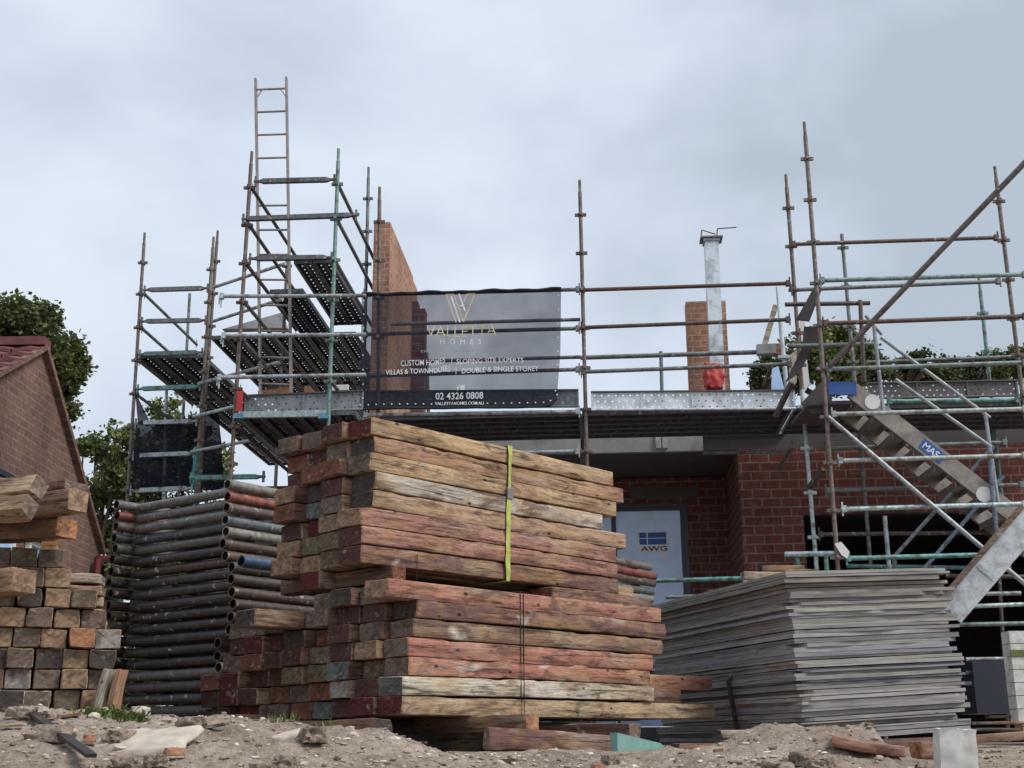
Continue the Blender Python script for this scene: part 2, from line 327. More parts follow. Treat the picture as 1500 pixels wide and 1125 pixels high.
# ================================================================== upper strapped pack
AZ = R(47); Ld = Vector((math.cos(AZ), math.sin(AZ), 0)); Ed = Vector((-math.sin(AZ), math.cos(AZ), 0))
up_side = ["yellow-brown", "orange-brown", "yellow-brown", "bleached grey", "tan", "pink-red", "pink-red", "maroon-brown"]
up_end = [["maroon", "plum", "grey-brown", "greenish brown"], ["charcoal", "grey-brown", "plum", "rust"], ["grey-brown", "rust", "rust", "plum"], ["charcoal", "plum", "charcoal", "tan"],
          ["charcoal", "grey-brown", "teal", "rust"], ["tan", "tan", "maroon", "plum"], ["plum", "greenish brown", "greenish brown", "tan"], ["plum", "greenish brown", "tan", "tan"]]
up_len = [2.16, 2.22, 2.18, 1.98, 2.24, 2.22, 2.22, 2.24]; up_sh = [0, .03, 0, .04, .03, -.06, -.05, -.05]
H8 = .1035; W8 = .212
uo = at(545, 608, 6.85); zt = uo.z
for i in range(8):
    for j in range(4):
        sd = up_side[i] if j == 0 else rnd.choice(["brown", "orange-brown", "tan", "maroon-brown"])
        en = up_end[i][j]; z = zt - H8*(i+1) + rnd.uniform(-.002, .002)
        sh = up_sh[i] if j == 0 else rnd.uniform(-.05, .06)
        ln = up_len[i] if j == 0 else rnd.uniform(1.95, 2.1)
        if j == 1 and i == 4: ln = 2.36
        if j == 1 and i == 6: ln = 2.42
        if j == 1 and i == 7: ln = 2.62; z -= .05
        if j == 1 and i == 7: z += .05
        o = timber("timber_balk", ln, W8-.006 + (rnd.uniform(-.01, 0) if j else 0), H8-.004-(rnd.uniform(0, .006)), SIDE[sd], ENDC[en], 100+i*10+j)
        p = uo + Ld*sh + Ed*(j*W8 + (rnd.uniform(-.012, .012) if j else 0)); p.z = z
        place(o, p, AZ + rnd.uniform(-.006, .006))
        if j == 0: lb = f"{sd} timber with {en} end, front face of upper pack, {ORD[i]} layer down" if i else f"{sd} timber with {en} end on the top front edge of the strapped pack"
        else: lb = f"timber, {en} end, {['','second','third','fourth'][j]} column from the corner, {ORD[i]} layer down, upper pack"
        tag(o, lb, "timber", "timbers of the upper strapped pack")
# bearers between the packs
zb = zt - H8*8
for (t, ln, sd, en, lb) in ((.22, 1.0, "dark brown", "rust", "dark bearer timber between the two packs near their left corner"), (1.95, .85, "orange-brown", "tan", "orange-brown bearer timber between the two packs near their right end")):
    o = timber("bearer_timber", ln, .1, .085, SIDE[sd], ENDC[en], 300+int(t*10))
    p = uo + Ld*t - Ed*.06; p.z = zb-.09; place(o, p, AZ+R(90)); tag(o, lb, "timber", "bearers between the packs")
o = timber("bearer_timber", 1.5, .16, .1, SIDE["maroon-brown"], ENDC["maroon"], 331)
p = uo + Ld*(.0) + Ed*.42; p.z = zb-.1; place(o, p, AZ+R(4)); tag(o, "dark maroon timber under the left overhang of the upper strapped pack", "timber")
# lime strap round the upper pack
st = MB(); tt = 1.12; g = .006
c0 = uo + Ld*tt
pts = [c0-Ed*g+ez*g, c0-Ed*g-ez*(H8*8+g), c0+Ed*(W8*4+.01)-ez*(H8*8+g), c0+Ed*(W8*4+.01)+ez*g]
mbs = MB()
for k in range(4):
    a, b = pts[k].copy(), pts[(k+1) % 4].copy()
    nseg = 14; prev = None
    for q in range(nseg+1):
        p = a.lerp(b, q/nseg)
        if k == 0: p -= Ed*(.006*abs(math.sin(q*1.3))+.002); p += Ld*(-.006*math.sin(q/nseg*3.1)-.03*(q/nseg))
        if k == 1: p -= Ld*.03*(1-q/nseg)
        wv = Ld*.021*(1+.12*math.sin(q*.9)) if k != 0 else (Ld*(.021-.007*abs(math.sin(q*.5))) + Ed*.004*math.sin(q*.5))
        if prev: mbs.add([prev[0]-prev[1], prev[0]+prev[1], p+wv, p-wv], [(0, 1, 2, 3)], 0)
        prev = (p, wv)
so = mbs.build("ratchet_strap", "lime"); md = so.modifiers.new("thickness", "SOLIDIFY"); md.thickness = .002
mbk = MB(); cb = c0-Ed*.016-ez*.30-Ld*.012; mbk.box(cb, Ld*.026, Ed*.006, ez*.032, 0, S(120, 120, 120)); mbk.tube(cb-Ld*.03+ez*.03, cb+Ld*.03+ez*.03, .006, n=8, tint=S(130, 130, 130)); mbk.build("buckle", "galv", so)
tag(so, "lime green webbing strap wrapped tight around the upper timber pack", "strap")
# ================================================================== lower pack
AZ2 = R(46.5); L2 = Vector((math.cos(AZ2), math.sin(AZ2), 0)); E2 = Vector((-math.sin(AZ2), math.cos(AZ2), 0))
lo = at(592, 1047, 6.6); H7 = .0975
lo_side = ["yellowish", "pale cream", "salmon red", "salmon red", "brown", "maroon-brown", "salmon red"]       # bottom to top
lo_len = [2.76, 2.08, 2.03, 2.06, 2.13, 2.14, 2.30]; lo_sh = [-.01, -.01, .03, .02, .06, .08, -.12]
lo_cols = [9, 9, 9, 8, 8, 8, 4]
lo_endp = [["maroon", "maroon", "plum", "teal", "rust", "grey-brown", "maroon", "plum", "slate", "maroon", "maroon"], ["slate", "plum", "pale grey", "rust", "grey-brown", "rust", "plum", "maroon", "plum", "plum", "maroon"],
    ["grey-brown", "greenish brown", "teal", "greenish brown", "greenish brown", "plum", "plum", "maroon", "rust", "maroon"], ["grey-brown", "tan", "plum", "grey-brown", "plum", "plum", "rust", "grey-brown", "plum"],
    ["grey-brown", "grey-brown", "plum", "rust", "charcoal", "plum", "maroon", "plum", "grey-brown"], ["charcoal", "plum", "plum", "grey-brown", "charcoal", "charcoal", "grey-brown", "grey-brown"], ["tan", "greenish brown", "charcoal", "grey-brown", "grey-brown"]]
for i in range(7):
    for j in range(lo_cols[i]):
        sd = lo_side[i] if j == 0 else rnd.choice(["brown", "dark brown", "maroon-brown", "tan"])
        en = lo_endp[i][j]; ln = lo_len[i] if j == 0 else rnd.uniform(1.8, 2.0); sh = lo_sh[i] if j == 0 else rnd.uniform(-.04, .05)
        if (i, j) == (2, 1): ln = 2.95
        if (i, j) == (1, 1): ln = 2.62
        if (i, j) == (0, 1): ln = 2.4
        if (i, j) == (5, 4): ln, sh = 1.2, -.36
        if (i, j) == (2, 1): sd = 'salmon red'
        if (i, j) in ((1, 1), (0, 1)): sd = 'maroon-brown'
        if (i, j) == (5, 4): sd = 'brown'
        W = W8-.006-.008; o = timber("timber_balk", ln, W-(rnd.uniform(0, .014) if j else 0), H7-.004, SIDE[sd], ENDC[en], 500+i*20+j)
        p = lo + L2*sh + E2*(j*(W8-.008)); p.z = lo.z + i*H7 + rnd.uniform(-.0015, .0015) - j*.003
        place(o, p, AZ2 + rnd.uniform(-.006, .006))
        lay = "bottom layer" if i == 0 else ("top layer" if i == 6 else f"{ORD[i]} layer up")
        if j == 0: lb = f"{sd} timber, {en} end, front face of the lower pack, {lay}"
        else: lb = f"timber, {en} end, {ORD[j]} column from corner, {lay}, lower pack"
        tag(o, lb, "timber", "timbers of the lower pack")
tag_ = None
o = timber("timber_balk", 1.0, W8, .1, SIDE["maroon-brown"], ENDC["rust"], 777); p = lo + E2*W8*1.3 + L2*1.45; p.z = lo.z+H7*7+.002; place(o, p, AZ2+.01); tag(o, "reddish timber whose end juts right from between the two packs", "timber")
# wires round lower pack
for t in (.86, .885):
    mb = MB(); q = [lo+L2*t-E2*.006-ez*.004, lo+L2*t-E2*.006+ez*(H7*7+.004), lo+L2*t+E2*(W8*4)+ez*(H7*7+.004), lo+L2*t+E2*(W8*4)-ez*.004]
    for a, b in zip(q, q[1:]+q[:1]): mb.tube(a, b, .0022, n=6, tint=S(40, 32, 30))
    tag(mb.build("binding_wire", "black"), "thin rusty binding wires around the front of the lower timber pack", "wire", "binding wires on the lower pack")
mb = MB(); a = uo+Ld*.35-Ed*.008; mb.tube(a-ez*H8*7.2, a-ez*(H8*8+.12), .002, n=6, tint=S(100, 60, 50)); tag(mb.build("wire_end", "black"), "short rusty wire hanging below the upper pack near its left corner", "wire")
# ================================================================== ground
crest = [(-900, 1046), (0, 1040), (150, 1043), (300, 1056), (480, 1068), (560, 1079), (700, 1108), (830, 1122), (960, 1118), (1040, 1098), (1150, 1086), (1270, 1090), (1300, 1118), (1340, 1150), (1500, 1158), (2600, 1165)]
YC = 5.2
crz = [(at(a, b, YC).x, at(a, b, YC).z) for a, b in crest]
def lerp_tab(tab, x):
    if x <= tab[0][0]: return tab[0][1]
    for (x0, y0), (x1, y1) in zip(tab, tab[1:]):
        if x <= x1:
            t = (x-x0)/(x1-x0); t = t*t*(3-2*t); return y0+(y1-y0)*t
    return tab[-1][1]
def gz(x, y):
    hc = lerp_tab(crz, x)
    right = max(0, min(1, (x-1.45)/.5))
    base = 1.615 - .07*max(0, min(1, (x+1.0)/.4)) - right*.20*max(0, min(1, (12.5-y)/6.0)) - (0 if right else 0)
    if y >= YC:
        t = min(1, (y-YC)/.75); t = t*t*(3-2*t); z = hc*(1-t)+base*t
    else:
        t = (YC-y); z = hc - .10*t - .10*t*t*(1 if t < 1.5 else 1.0)
        z = max(z, hc-.10*t-.10*t*t) if t < 2.4 else max(.2, hc-.816-(t-2.4)*.35)
    for bx, by, br, bh in ((1.0, 5.25, .22, .06), (1.25, 5.1, .2, .055), (1.42, 5.2, .12, .05), (-.1, 4.75, .3, .04), (.35, 4.9, .16, .04)):
        q2 = ((x-bx)**2+(y-by)**2)/(br*br)
        if q2 < 6: z += bh*math.exp(-q2*1.4)
    n = 0
    if 2.5 < y < 14:
        p = Vector((x, y, 0)); w = 1.0 if y < 6.0 else .35
        n = w*(noise.fractal(p*2.3, 1.0, 2.0, 4)*.030 + noise.fractal(p*8, 1.0, 2.0, 5)*.020 + abs(noise.noise(p*21))*.012)
    return z+n
def axis(segs):
    out = [segs[0][0]]
    for a, b, st in segs:
        k = max(1, round((b-a)/st)); out += [a+(b-a)*i/k for i in range(1, k+1)]
    return out
xs = axis([(-2500, -200, 700), (-200, -30, 40), (-30, -6, 4), (-6, -2.4, .3), (-2.4, 2.6, .018), (2.6, 6, .25), (6, 30, 4), (30, 200, 40), (200, 2500, 700)])
ys = axis([(-300, -20, 90), (-20, 2.4, 2.5), (2.4, 4.0, .2), (4.0, 5.9, .018), (5.9, 9, .1), (9, 16, .5), (16, 40, 4), (40, 200, 40), (200, 3000, 700)])
mb = MB(); nx = len(xs)
mb.add([(x, y, gz(x, y)) for y in ys for x in xs], [(j*nx+i, j*nx+i+1, (j+1)*nx+i+1, (j+1)*nx+i) for j in range(len(ys)-1) for i in range(nx-1)], 0, smooth=True)
tag(mb.build("ground", "dirt"), None, None, kind="structure")
def rock_mesh(mb, c, r, rg, fl=.6, tint=(.5, .5, .5, 1)):
    import itertools
    t = (1+5**.5)/2; vs = [Vector(v).normalized() for v in ((-1, t, 0), (1, t, 0), (-1, -t, 0), (1, -t, 0), (0, -1, t), (0, 1, t), (0, -1, -t), (0, 1, -t), (t, 0, -1), (t, 0, 1), (-t, 0, -1), (-t, 0, 1))]
    fs = [(0, 11, 5), (0, 5, 1), (0, 1, 7), (0, 7, 10), (0, 10, 11), (1, 5, 9), (5, 11, 4), (11, 10, 2), (10, 7, 6), (7, 1, 8), (3, 9, 4), (3, 4, 2), (3, 2, 6), (3, 6, 8), (3, 8, 9), (4, 9, 5), (2, 4, 11), (6, 2, 10), (8, 6, 7), (9, 8, 1)]
    a = rg.uniform(0, 6.28); s = Vector((rg.uniform(.7, 1.4), rg.uniform(.6, 1.1), fl*rg.uniform(.6, 1.1))); out = []
    for v in vs:
        q = Vector((v.x*s.x, v.y*s.y, v.z*s.z))*r*rg.uniform(.8, 1.15); q = Matrix.Rotation(a, 3, "Z") @ q; out.append(Vector(c)+q)
    mb.add(out, fs, 0, tint)
def mk_peb():
    m = NT("gravel_stone"); g = m.n("ShaderNodeNewGeometry")
    c = m.ramp(g.outputs["Random Per Island"], [(0, S(96, 84, 74)), (.4, S(146, 130, 116)), (.8, S(176, 164, 150)), (1., S(214, 208, 198))]); return m.fin(c, .95, 0, .2)
M["peb"] = mk_peb()
mb = MB(); rg = random.Random(3)
for _ in range(5200):
    y = rg.uniform(4.15, 5.75); x = rg.uniform(-.45, .45)*y
    r = .0035+.011*rg.random()**3.5 + (.012 if rg.random() < .012 else 0); rock_mesh(mb, (x, y, gz(x, y)+r*.1), r, rg)
for _ in range(120):
    y = rg.uniform(4.2, 5.5); x = rg.uniform(-.44, .44)*y; r = rg.uniform(.010, .026); rock_mesh(mb, (x, y, gz(x, y)+r*.15), r, rg)
for _ in range(900):
    y = rg.uniform(6, 12); x = rg.uniform(.30, .46)*y; r = .006+.02*rg.random()**3; rock_mesh(mb, (x, y, gz(x, y)+r*.1), r, rg)
tag(mb.build("gravel_stones", "peb"), "loose gravel and small stones scattered over the dirt mound", "gravel", kind="stuff")
import bmesh
def slab(name, px, py, y, w, d, h, az, mat, label, cat, tint=(.5, .5, .5, 1), tilt=0., seed=1, rollx=0., group=None, lift=0., jag=.12):
    "rough rock or block: a squared ball broken up with fractal noise"
    p = at(px, py, y); bm = bmesh.new(); bmesh.ops.create_cube(bm, size=2); bmesh.ops.subdivide_edges(bm, edges=bm.edges[:], cuts=9, use_grid_fill=True)
    sq = .35 if jag > .05 else .06; off = Vector((seed*3.1, seed*1.7, 0))
    for v in bm.verts:
        q = v.co.copy(); q = q.lerp(q.normalized()*1.15, sq); mx_ = max(w, d); n_ = noise.fractal(Vector((q.x*w, q.y*d, q.z*h))/mx_*2.2+off, 1.0, 2.0, 5); q = Vector((q.x*(1+n_*jag*1.5), q.y*(1+n_*jag*1.5), q.z*(1+n_*jag*1.5)))
        v.co = Vector((q.x*w/2, q.y*d/2, q.z*h/2+h*.3))
    mb = MB(); bm.verts.index_update(); mb.add([v.co.copy() for v in bm.verts], [[v.index for v in f.verts] for f in bm.faces], 0, tint, True); bm.free()
    o = mb.build(name, mat); o.data.set_sharp_from_angle(angle=R(50 if jag > .05 else 28)); p.z = max(p.z, gz(p.x, p.y)-h*.1) if lift == 0 else p.z+lift
    place(o, p, az, tilt, rollx); return tag(o, label, cat, group)
slab("stone_slab", 205, 1118, 4.6, .36, .24, .035, R(-8), "stone", "large flat pale stone half buried in the dirt mound", "rock", tilt=R(-3), seed=5, rollx=R(20), jag=.09)
slab("flat_stone", 418, 1103, 4.9, .13, .07, .03, R(25), "stone", "flat tan stone flake lying on the dirt below the dark timber ends", "rock", tilt=R(-14), seed=6)
slab("small_rock", 206, 1050, 5.2, .07, .05, .04, R(15), "stone", "pale rock on the crest beside the weeds", "rock", seed=9)
slab("small_rock", 33, 1063, 5.0, .06, .05, .03, R(0), "stone", "pale rock beside the dark steel bar on the mound", "rock", seed=10)
rg = random.Random(12)
for k in range(26):
    px, py = rg.uniform(20, 1260), rg.uniform(1066, 1124)
    if k < 9: px, py = rg.uniform(1060, 1285), rg.uniform(1088, 1120)
    y = 5.15-(py-1060)/70; r = rg.uniform(.03, .075); q = at(px, py, y); ck = slab("earth_clod", px, py, y, r*rg.uniform(1.2, 2), r*1.2, r*rg.uniform(.6, .9), rg.uniform(0, 3), "dirt", "small rough clod of earth lying on the dirt mound", "clod", seed=40+k, jag=.22, group="earth clods on the dirt mound"); ck.location.z = gz(ck.location.x, ck.location.y)+r*.1
slab("concrete_block", 1400, 1118, 5.6, .155, .14, .2, R(-6), "cblock", "pale concrete block with chipped top at the lower right", "block", seed=12, jag=.045, lift=-.02, tilt=R(2))
mb = MB(); a, b = at(28, 1072, 4.95), at(132, 1132, 4.25); a.z = gz(a.x, a.y)+.05; b.z = gz(b.x, b.y)+.06; mb.bar(a, b, .035, .012, tint=S(48, 42, 40)); tag(mb.build("steel_bar", "tube"), "dark flat steel bar sticking out of the dirt at lower left", "bar")
for k in range(20):
    y = rg.uniform(4.3, 5.4) if False else random.Random(k).uniform(4.3, 5.4); rk = random.Random(k+50); x = rk.uniform(-.42, .42)*y; L = rk.uniform(.03, .11)
    mb = MB(); a_ = rk.uniform(0, 3.14); c_ = Vector((x, y, gz(x, y)+.012)); d_ = Vector((math.cos(a_), math.sin(a_), rk.uniform(-.15, .25)))*L/2; mb.bar(c_-d_, c_+d_, rk.uniform(.008, .03), rk.uniform(.004, .012), tint=rk.choice([SIDE["bleached grey"], SIDE["dark brown"], SIDE["dark grey"]]))
    tag(mb.build("wood_chip", "wood"), "small splinter of scrap wood lying on the dirt mound", "wood chip", "wood splinters on the dirt mound")
for k in range(3):
    rk = random.Random(k+90); y = rk.uniform(4.4, 5.3); x = rk.uniform(-.4, .42)*y; o = slab("brick_bit", 750, 1100, 5, rk.uniform(.04, .08), .04, .035, rk.uniform(0, 3), "tan_brick", "small broken brick bit on the dirt mound", "brick bit", seed=k, jag=.08, group="brick bits on the dirt mound"); o.location = (x, y, gz(x, y)+.005)
# weeds
mb = MB(); rg = random.Random(4)
for (px, py, n_, sp) in ((165, 1057, 130, .10), (200, 1070, 40, .05), (130, 1052, 25, .05)):
    c = at(px, py, 5.1)
    for _ in range(n_):
        x, y = c.x+rg.gauss(0, sp*.5), c.y+rg.gauss(0, sp*.5); z = gz(x, y); a = rg.uniform(0, 6.28); h = rg.uniform(.015, .045); w = .006
        dx, dy = math.cos(a), math.sin(a); tip = Vector((x+dx*h*.8, y+dy*h*.8, z+h*.8)); b_ = Vector((x, y, z)); s_ = Vector((-dy, dx, 0))*w
        mb.add([b_-s_*.4, b_+s_*.4, (b_+tip)/2+s_+ez*h*.2, tip, (b_+tip)/2-s_+ez*h*.2], [(0, 1, 2, 3, 4)], 0)
tag(mb.build("weeds", "grass"), "small green weeds growing on the crest of the dirt mound", "weeds", kind="stuff")
mb = MB()
for k in range(45):
    px = rg.choice([402, 415, 432, 478, 490]) + rg.gauss(0, 5); c = at(px, 1068, 5.3); x, y = c.x, c.y; z = gz(x, y); a = rg.uniform(0, 6.28); h = rg.uniform(.02, .05); dx, dy = math.cos(a)*.5, math.sin(a)*.5; s_ = Vector((-dy, dx, 0))*.008; b_ = Vector((x, y, z)); tip = b_+Vector((dx*h, dy*h, h))
    mb.add([b_-s_*.4, b_+s_*.4, (b_+tip)/2+s_, tip, (b_+tip)/2-s_], [(0, 1, 2, 3, 4)], 0)
tag(mb.build("weed_sprouts", "grass"), "sparse weed sprouts at the dark gap under the lower timber pack", "weeds", kind="stuff")
# bearers, scraps and added shade fillers below the lower pack
def scrap(px, py, y, L, W, H, az, sd, en, label, seed, tilt=0., name="timber_offcut", group=None, rx=0.):
    o = timber(name, L, W, H, SIDE.get(sd, SIDE["brown"]), ENDC[en], seed, segs=12); place(o, at(px, py, y), az, tilt, rx); return tag(o, label, "timber", group)
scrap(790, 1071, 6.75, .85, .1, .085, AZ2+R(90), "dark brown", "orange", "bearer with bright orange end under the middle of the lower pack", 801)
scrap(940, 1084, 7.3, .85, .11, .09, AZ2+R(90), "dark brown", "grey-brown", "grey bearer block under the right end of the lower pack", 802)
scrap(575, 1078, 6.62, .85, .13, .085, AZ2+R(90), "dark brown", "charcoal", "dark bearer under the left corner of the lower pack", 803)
scrap(315, 1068, 7.2, .5, .1, .08, R(35), "dark brown", "rust", "brown timber offcut poking out below the maroon timber ends", 804)
for k, (eo, t0) in enumerate(((.55, -.05), (1.15, -.1), (1.75, -.1))):  # dark timbers added to close the gap below the pack like black shade
    o = timber("shade_filler", 2.5, .2, .17, SIDE["dark grey"], ENDC["charcoal"], 830+k, segs=8); p = lo+E2*eo+L2*t0; p.z = lo.z-.19; place(o, p, AZ2); tag(o, f"dark filler timber added for the black shade under the lower pack, {('nearest', 'middle', 'rearmost')[k]} of three", "timber", "added shade fillers under the lower pack")
b1 = timber("timber_board", .68, .07, .10, SIDE["maroon-brown"], ENDC["grey-brown"], 805, segs=14); place(b1, at(716, 1099, 6.0), R(24), R(3.5)); tag(b1, "reddish board lying under the lower pack on the dirt mound", "timber")
b2 = MB(); p0 = at(905, 1108, 6.05); q0 = at(1000, 1120, 6.3)
dv = (q0-p0); nn = Vector((dv.y, -dv.x, 0)).normalized(); upz = ez
prof = [p0, p0+dv*.62, q0, p0+dv*.66+ez*.085, p0+ez*.105]
b2.add([p-nn*.0+Vector((0, 0, 0)) for p in prof]+[p-nn*.05 for p in prof], [(0, 1, 2, 3, 4), (9, 8, 7, 6, 5)]+[(i, 5+i, 5+(i+1) % 5, (i+1) % 5) for i in range(5)], 0)
tag(b2.build("painted_board_end", "teal"), "teal painted pointed board end lying on the dirt mound", "board")
_o = scrap(1060, 1110, 5.25, .34, .10, .03, R(14), "bleached grey", "charcoal", "grey plank scrap lying on the mound in front of the plywood stack", 806, tilt=R(-4)); _o.location.z = gz(_o.location.x+.05, _o.location.y+.02)-.008
_o = scrap(1222, 1122, 4.85, .26, .12, .04, R(-12), "salmon red", "rust", "orange-red timber offcut lying flat at the bottom edge", 807, tilt=R(9)); _o.location.z = gz(_o.location.x+.05, _o.location.y)+.035
scrap(995, 1098, 6.9, .5, .07, .03, R(30), "dark brown", "charcoal", "dark stick behind the teal tipped board", 808)
# ================================================================== steel pipe frames
AP = math.atan2(.8, .6); Pd = Vector((math.cos(AP), math.sin(AP), 0)); Qd = Vector((-math.sin(AP), math.cos(AP), 0))
po = at(341, 711, 8.8); RP = .037; PITCHP = .0845
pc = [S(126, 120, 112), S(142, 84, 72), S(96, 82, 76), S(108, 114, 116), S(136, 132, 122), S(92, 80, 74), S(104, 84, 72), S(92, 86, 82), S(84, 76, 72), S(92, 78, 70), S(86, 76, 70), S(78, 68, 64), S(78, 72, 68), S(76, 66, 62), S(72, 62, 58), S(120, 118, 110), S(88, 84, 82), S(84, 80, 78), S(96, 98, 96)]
for i in range(19):
    z = po.z - i*PITCHP; sh = (rnd.uniform(-.03, .03) - (.10 if 7 <= i <= 12 else 0)); cr = (.10 if 7 <= i <= 12 else 0.0)+rnd.uniform(-.015, .015)
    base = Vector((po.x, po.y, z)) - Pd*(-sh-.0)
    base = Vector((po.x, po.y, z)) + Pd*(-.05+rnd.uniform(-.012, .012)) - Qd*cr
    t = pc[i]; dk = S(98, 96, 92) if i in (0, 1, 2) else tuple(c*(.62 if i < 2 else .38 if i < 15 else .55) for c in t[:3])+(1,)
    e = empty("pipe_frame", (base.x, base.y, z), f"welded steel pipe frame, {ORD[i]} from the top of the pipe stack" if i else "grey-brown steel pipe frame lying on top of the pipe stack", "pipe frame", "steel pipe frames stacked behind the timber packs")
    Lp = 5.8+rnd.uniform(-.05, .05); wq = 1.26+rnd.uniform(-.02, .02)+cr
    zz = ez*rnd.uniform(-.004, .004)
    for k, q in enumerate((0, wq)):
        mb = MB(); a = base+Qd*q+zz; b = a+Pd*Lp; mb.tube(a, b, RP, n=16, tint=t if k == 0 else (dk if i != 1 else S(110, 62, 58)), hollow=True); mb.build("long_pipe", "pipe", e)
    for k, dd in enumerate((.16, .62, 1.3, 2.1, 2.9, 4.2, Lp-.2)):
        mb = MB(); a = base+Pd*dd+Qd*RP*.5-ez*.012; b = base+Pd*dd+Qd*(wq-RP*.5)-ez*.012
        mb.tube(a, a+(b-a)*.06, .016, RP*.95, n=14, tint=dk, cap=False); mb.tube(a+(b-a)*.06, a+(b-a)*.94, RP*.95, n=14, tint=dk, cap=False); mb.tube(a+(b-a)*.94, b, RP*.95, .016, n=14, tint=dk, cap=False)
        mb.build("cross_pipe", "pipe", e)
# blue-grey short pipe with sticker
mb = MB(); a = at(353, 822, 8.2); b = a+Pd*.85; mb.tube(a, b, .04, n=18, tint=S(70, 92, 116), hollow=True); so = mb.build("short_pipe", "clean"); tag(so, "short blue-grey pipe with a torn white sticker in the pipe stack", "pipe")
mb = MB()
for k in range(5): mb.box(a+Pd*(.24+k*.03)+Vector((.031, -.030, .0+.006*math.sin(k*2))), Pd*.0145, Vector((.6, .6, .5))*.0001, Vector((-.2, -.25, .9))*.016, 0)
mb.build("sticker", "white", so)
# ================================================================== left timber stack (end on)
AZ3 = R(112); L3 = Vector((math.cos(AZ3), math.sin(AZ3), 0)); R3 = Vector((math.sin(AZ3), -math.cos(AZ3), 0))   # R3 points right
ls = at(163, 1040, 6.8); H3 = .104; W3 = .134
le = ["pale grey", "tan", "grey-brown", "grey-brown", "orange", "grey-brown", "greenish brown", "charcoal", "rust", "tan"]
for i in range(8):
    ncol = 7; off = [-.03, .0, .0, .02, -.06, -.12, -.26, -.30][i]
    for j in range(ncol):
        if i == 7 and j > 3: pass
        en = le[(i*3+j*5+rnd.randint(0, 2)) % len(le)]
        o = timber("timber_balk", rnd.uniform(1.3, 1.5), W3-.003-rnd.uniform(0, .006), H3-.003-rnd.uniform(0, .005), SIDE[rnd.choice(["tan", "brown", "yellowish", "bleached grey"])], tuple(c*.95 for c in ENDC[en][:3])+(1,), 900+i*10+j, segs=10)
        p = ls - R3*((j+1)*W3 - off*1.0 + rnd.uniform(-.004, .004)) - L3*rnd.uniform(-.03, .05); p.z = ls.z + i*H3 + rnd.uniform(-.001, .001)
        place(o, p + R3*W3, AZ3 + rnd.uniform(-.015, .015))
        tag(o, f"timber with {en} end, {'bottom layer' if i == 0 else ORD[i]+' layer up'}, {['first','second','third','fourth','fifth','sixth','seventh'][j]} from right, left stack", "timber", "timbers of the left stack")
# timbers behind
rr = [("pale grey", 842, "pale"), ("tan", 858, "cream"), ("maroon", 876, "red"), ("pale grey", 893, "grey"), ("maroon", 912, "dark red"), ("tan", 932, "tan"), ("grey-brown", 955, "grey-brown"), ("rust", 977, "rusty")]
for k, (en, py, w_) in enumerate(rr):
    o = timber("timber_offcut", .19, .2, .055, SIDE["bleached grey" if k % 2 == 0 else "tan"], ENDC[en], 1200+k, segs=8); place(o, at(104+rnd.uniform(-4, 6), py+12, 7.5+rnd.uniform(0, .05)), R(12)); tag(o, f"{w_} timber edge between the left stack and the pipe frames, {ORD[k]} down" if k else "pale topmost timber edge between the left stack and the pipe frames", "timber", "timber edges behind the left stack")
for (px, py, y, L, W, H, az, sd, en, lb, tl, rx) in (
    (128, 752, 6.35, 1.3, .125, .11, R(147), "brown", "tan", "thick brown timber with yellow sawn end, overhanging on the left stack", R(0), 0),
    (128, 722, 6.45, 1.3, .15, .045, R(147), "maroon-brown", "grey-brown", "thin grey-brown plank lying on the yellow ended timber", R(0), 0),
    (112, 790, 6.6, 1.4, .14, .10, R(149), "dark brown", "orange", "dark timber with split orange end under the yellow ended one", R(-2), 0),
    (46, 764, 5.9, 1.1, .10, .10, R(158), "tan", "grey-brown", "pale squared timber turned on its corner, lowest at far left", R(0), R(28)),
    (60, 735, 6.1, 1.1, .10, .10, R(155), "yellowish", "grey-brown", "pale squared timber turned on its corner, upper at far left", R(0), R(28)),
    (130, 866, 6.9, 1.1, .15, .12, R(150), "tan", "tan", "tan timber laid crosswise on the layers of the left stack", 0, 0)):
    # end face looks right: build with x axis running away to the left
    if py == 866: px, py, y = 52, 870, 6.45
    o = timber("timber_balk", L, W, H, SIDE[sd], tuple(c*1.25 for c in ENDC[en][:3])+(1,), 1300+px, segs=14); p = at(px, py, y); place(o, p, az, tl, rx)
    tag(o, lb, "timber", "loose timbers on the left stack")
mb = MB(); p0, p1 = at(72, 832, 6.9), at(76, 775, 6.9); mb.bar(p0, p1, .10, .07, tint=SIDE["tan"]); o = mb.build("prop_block", "wood"); tag(o, "upright tan timber block between the left stack and the timbers above", "timber")
for px, t_, en, lb in ((152, "w", "pale grey", "white painted board offcut leaning at the right foot of the left stack"), (172, "r", "rust", "rusty brown board offcut with bolt holes leaning beside the pipe stack")):
    o = timber("leaning_board", .2, .09, .04, SIDE["bleached grey"] if t_ == "w" else SIDE["orange-brown"], ENDC[en], 1400+px, segs=6); p = at(px-6, 1040, 6.6); p2 = p.copy(); place(o, p, R(-20), R(-78), R(10)); tag(o, lb, "board")
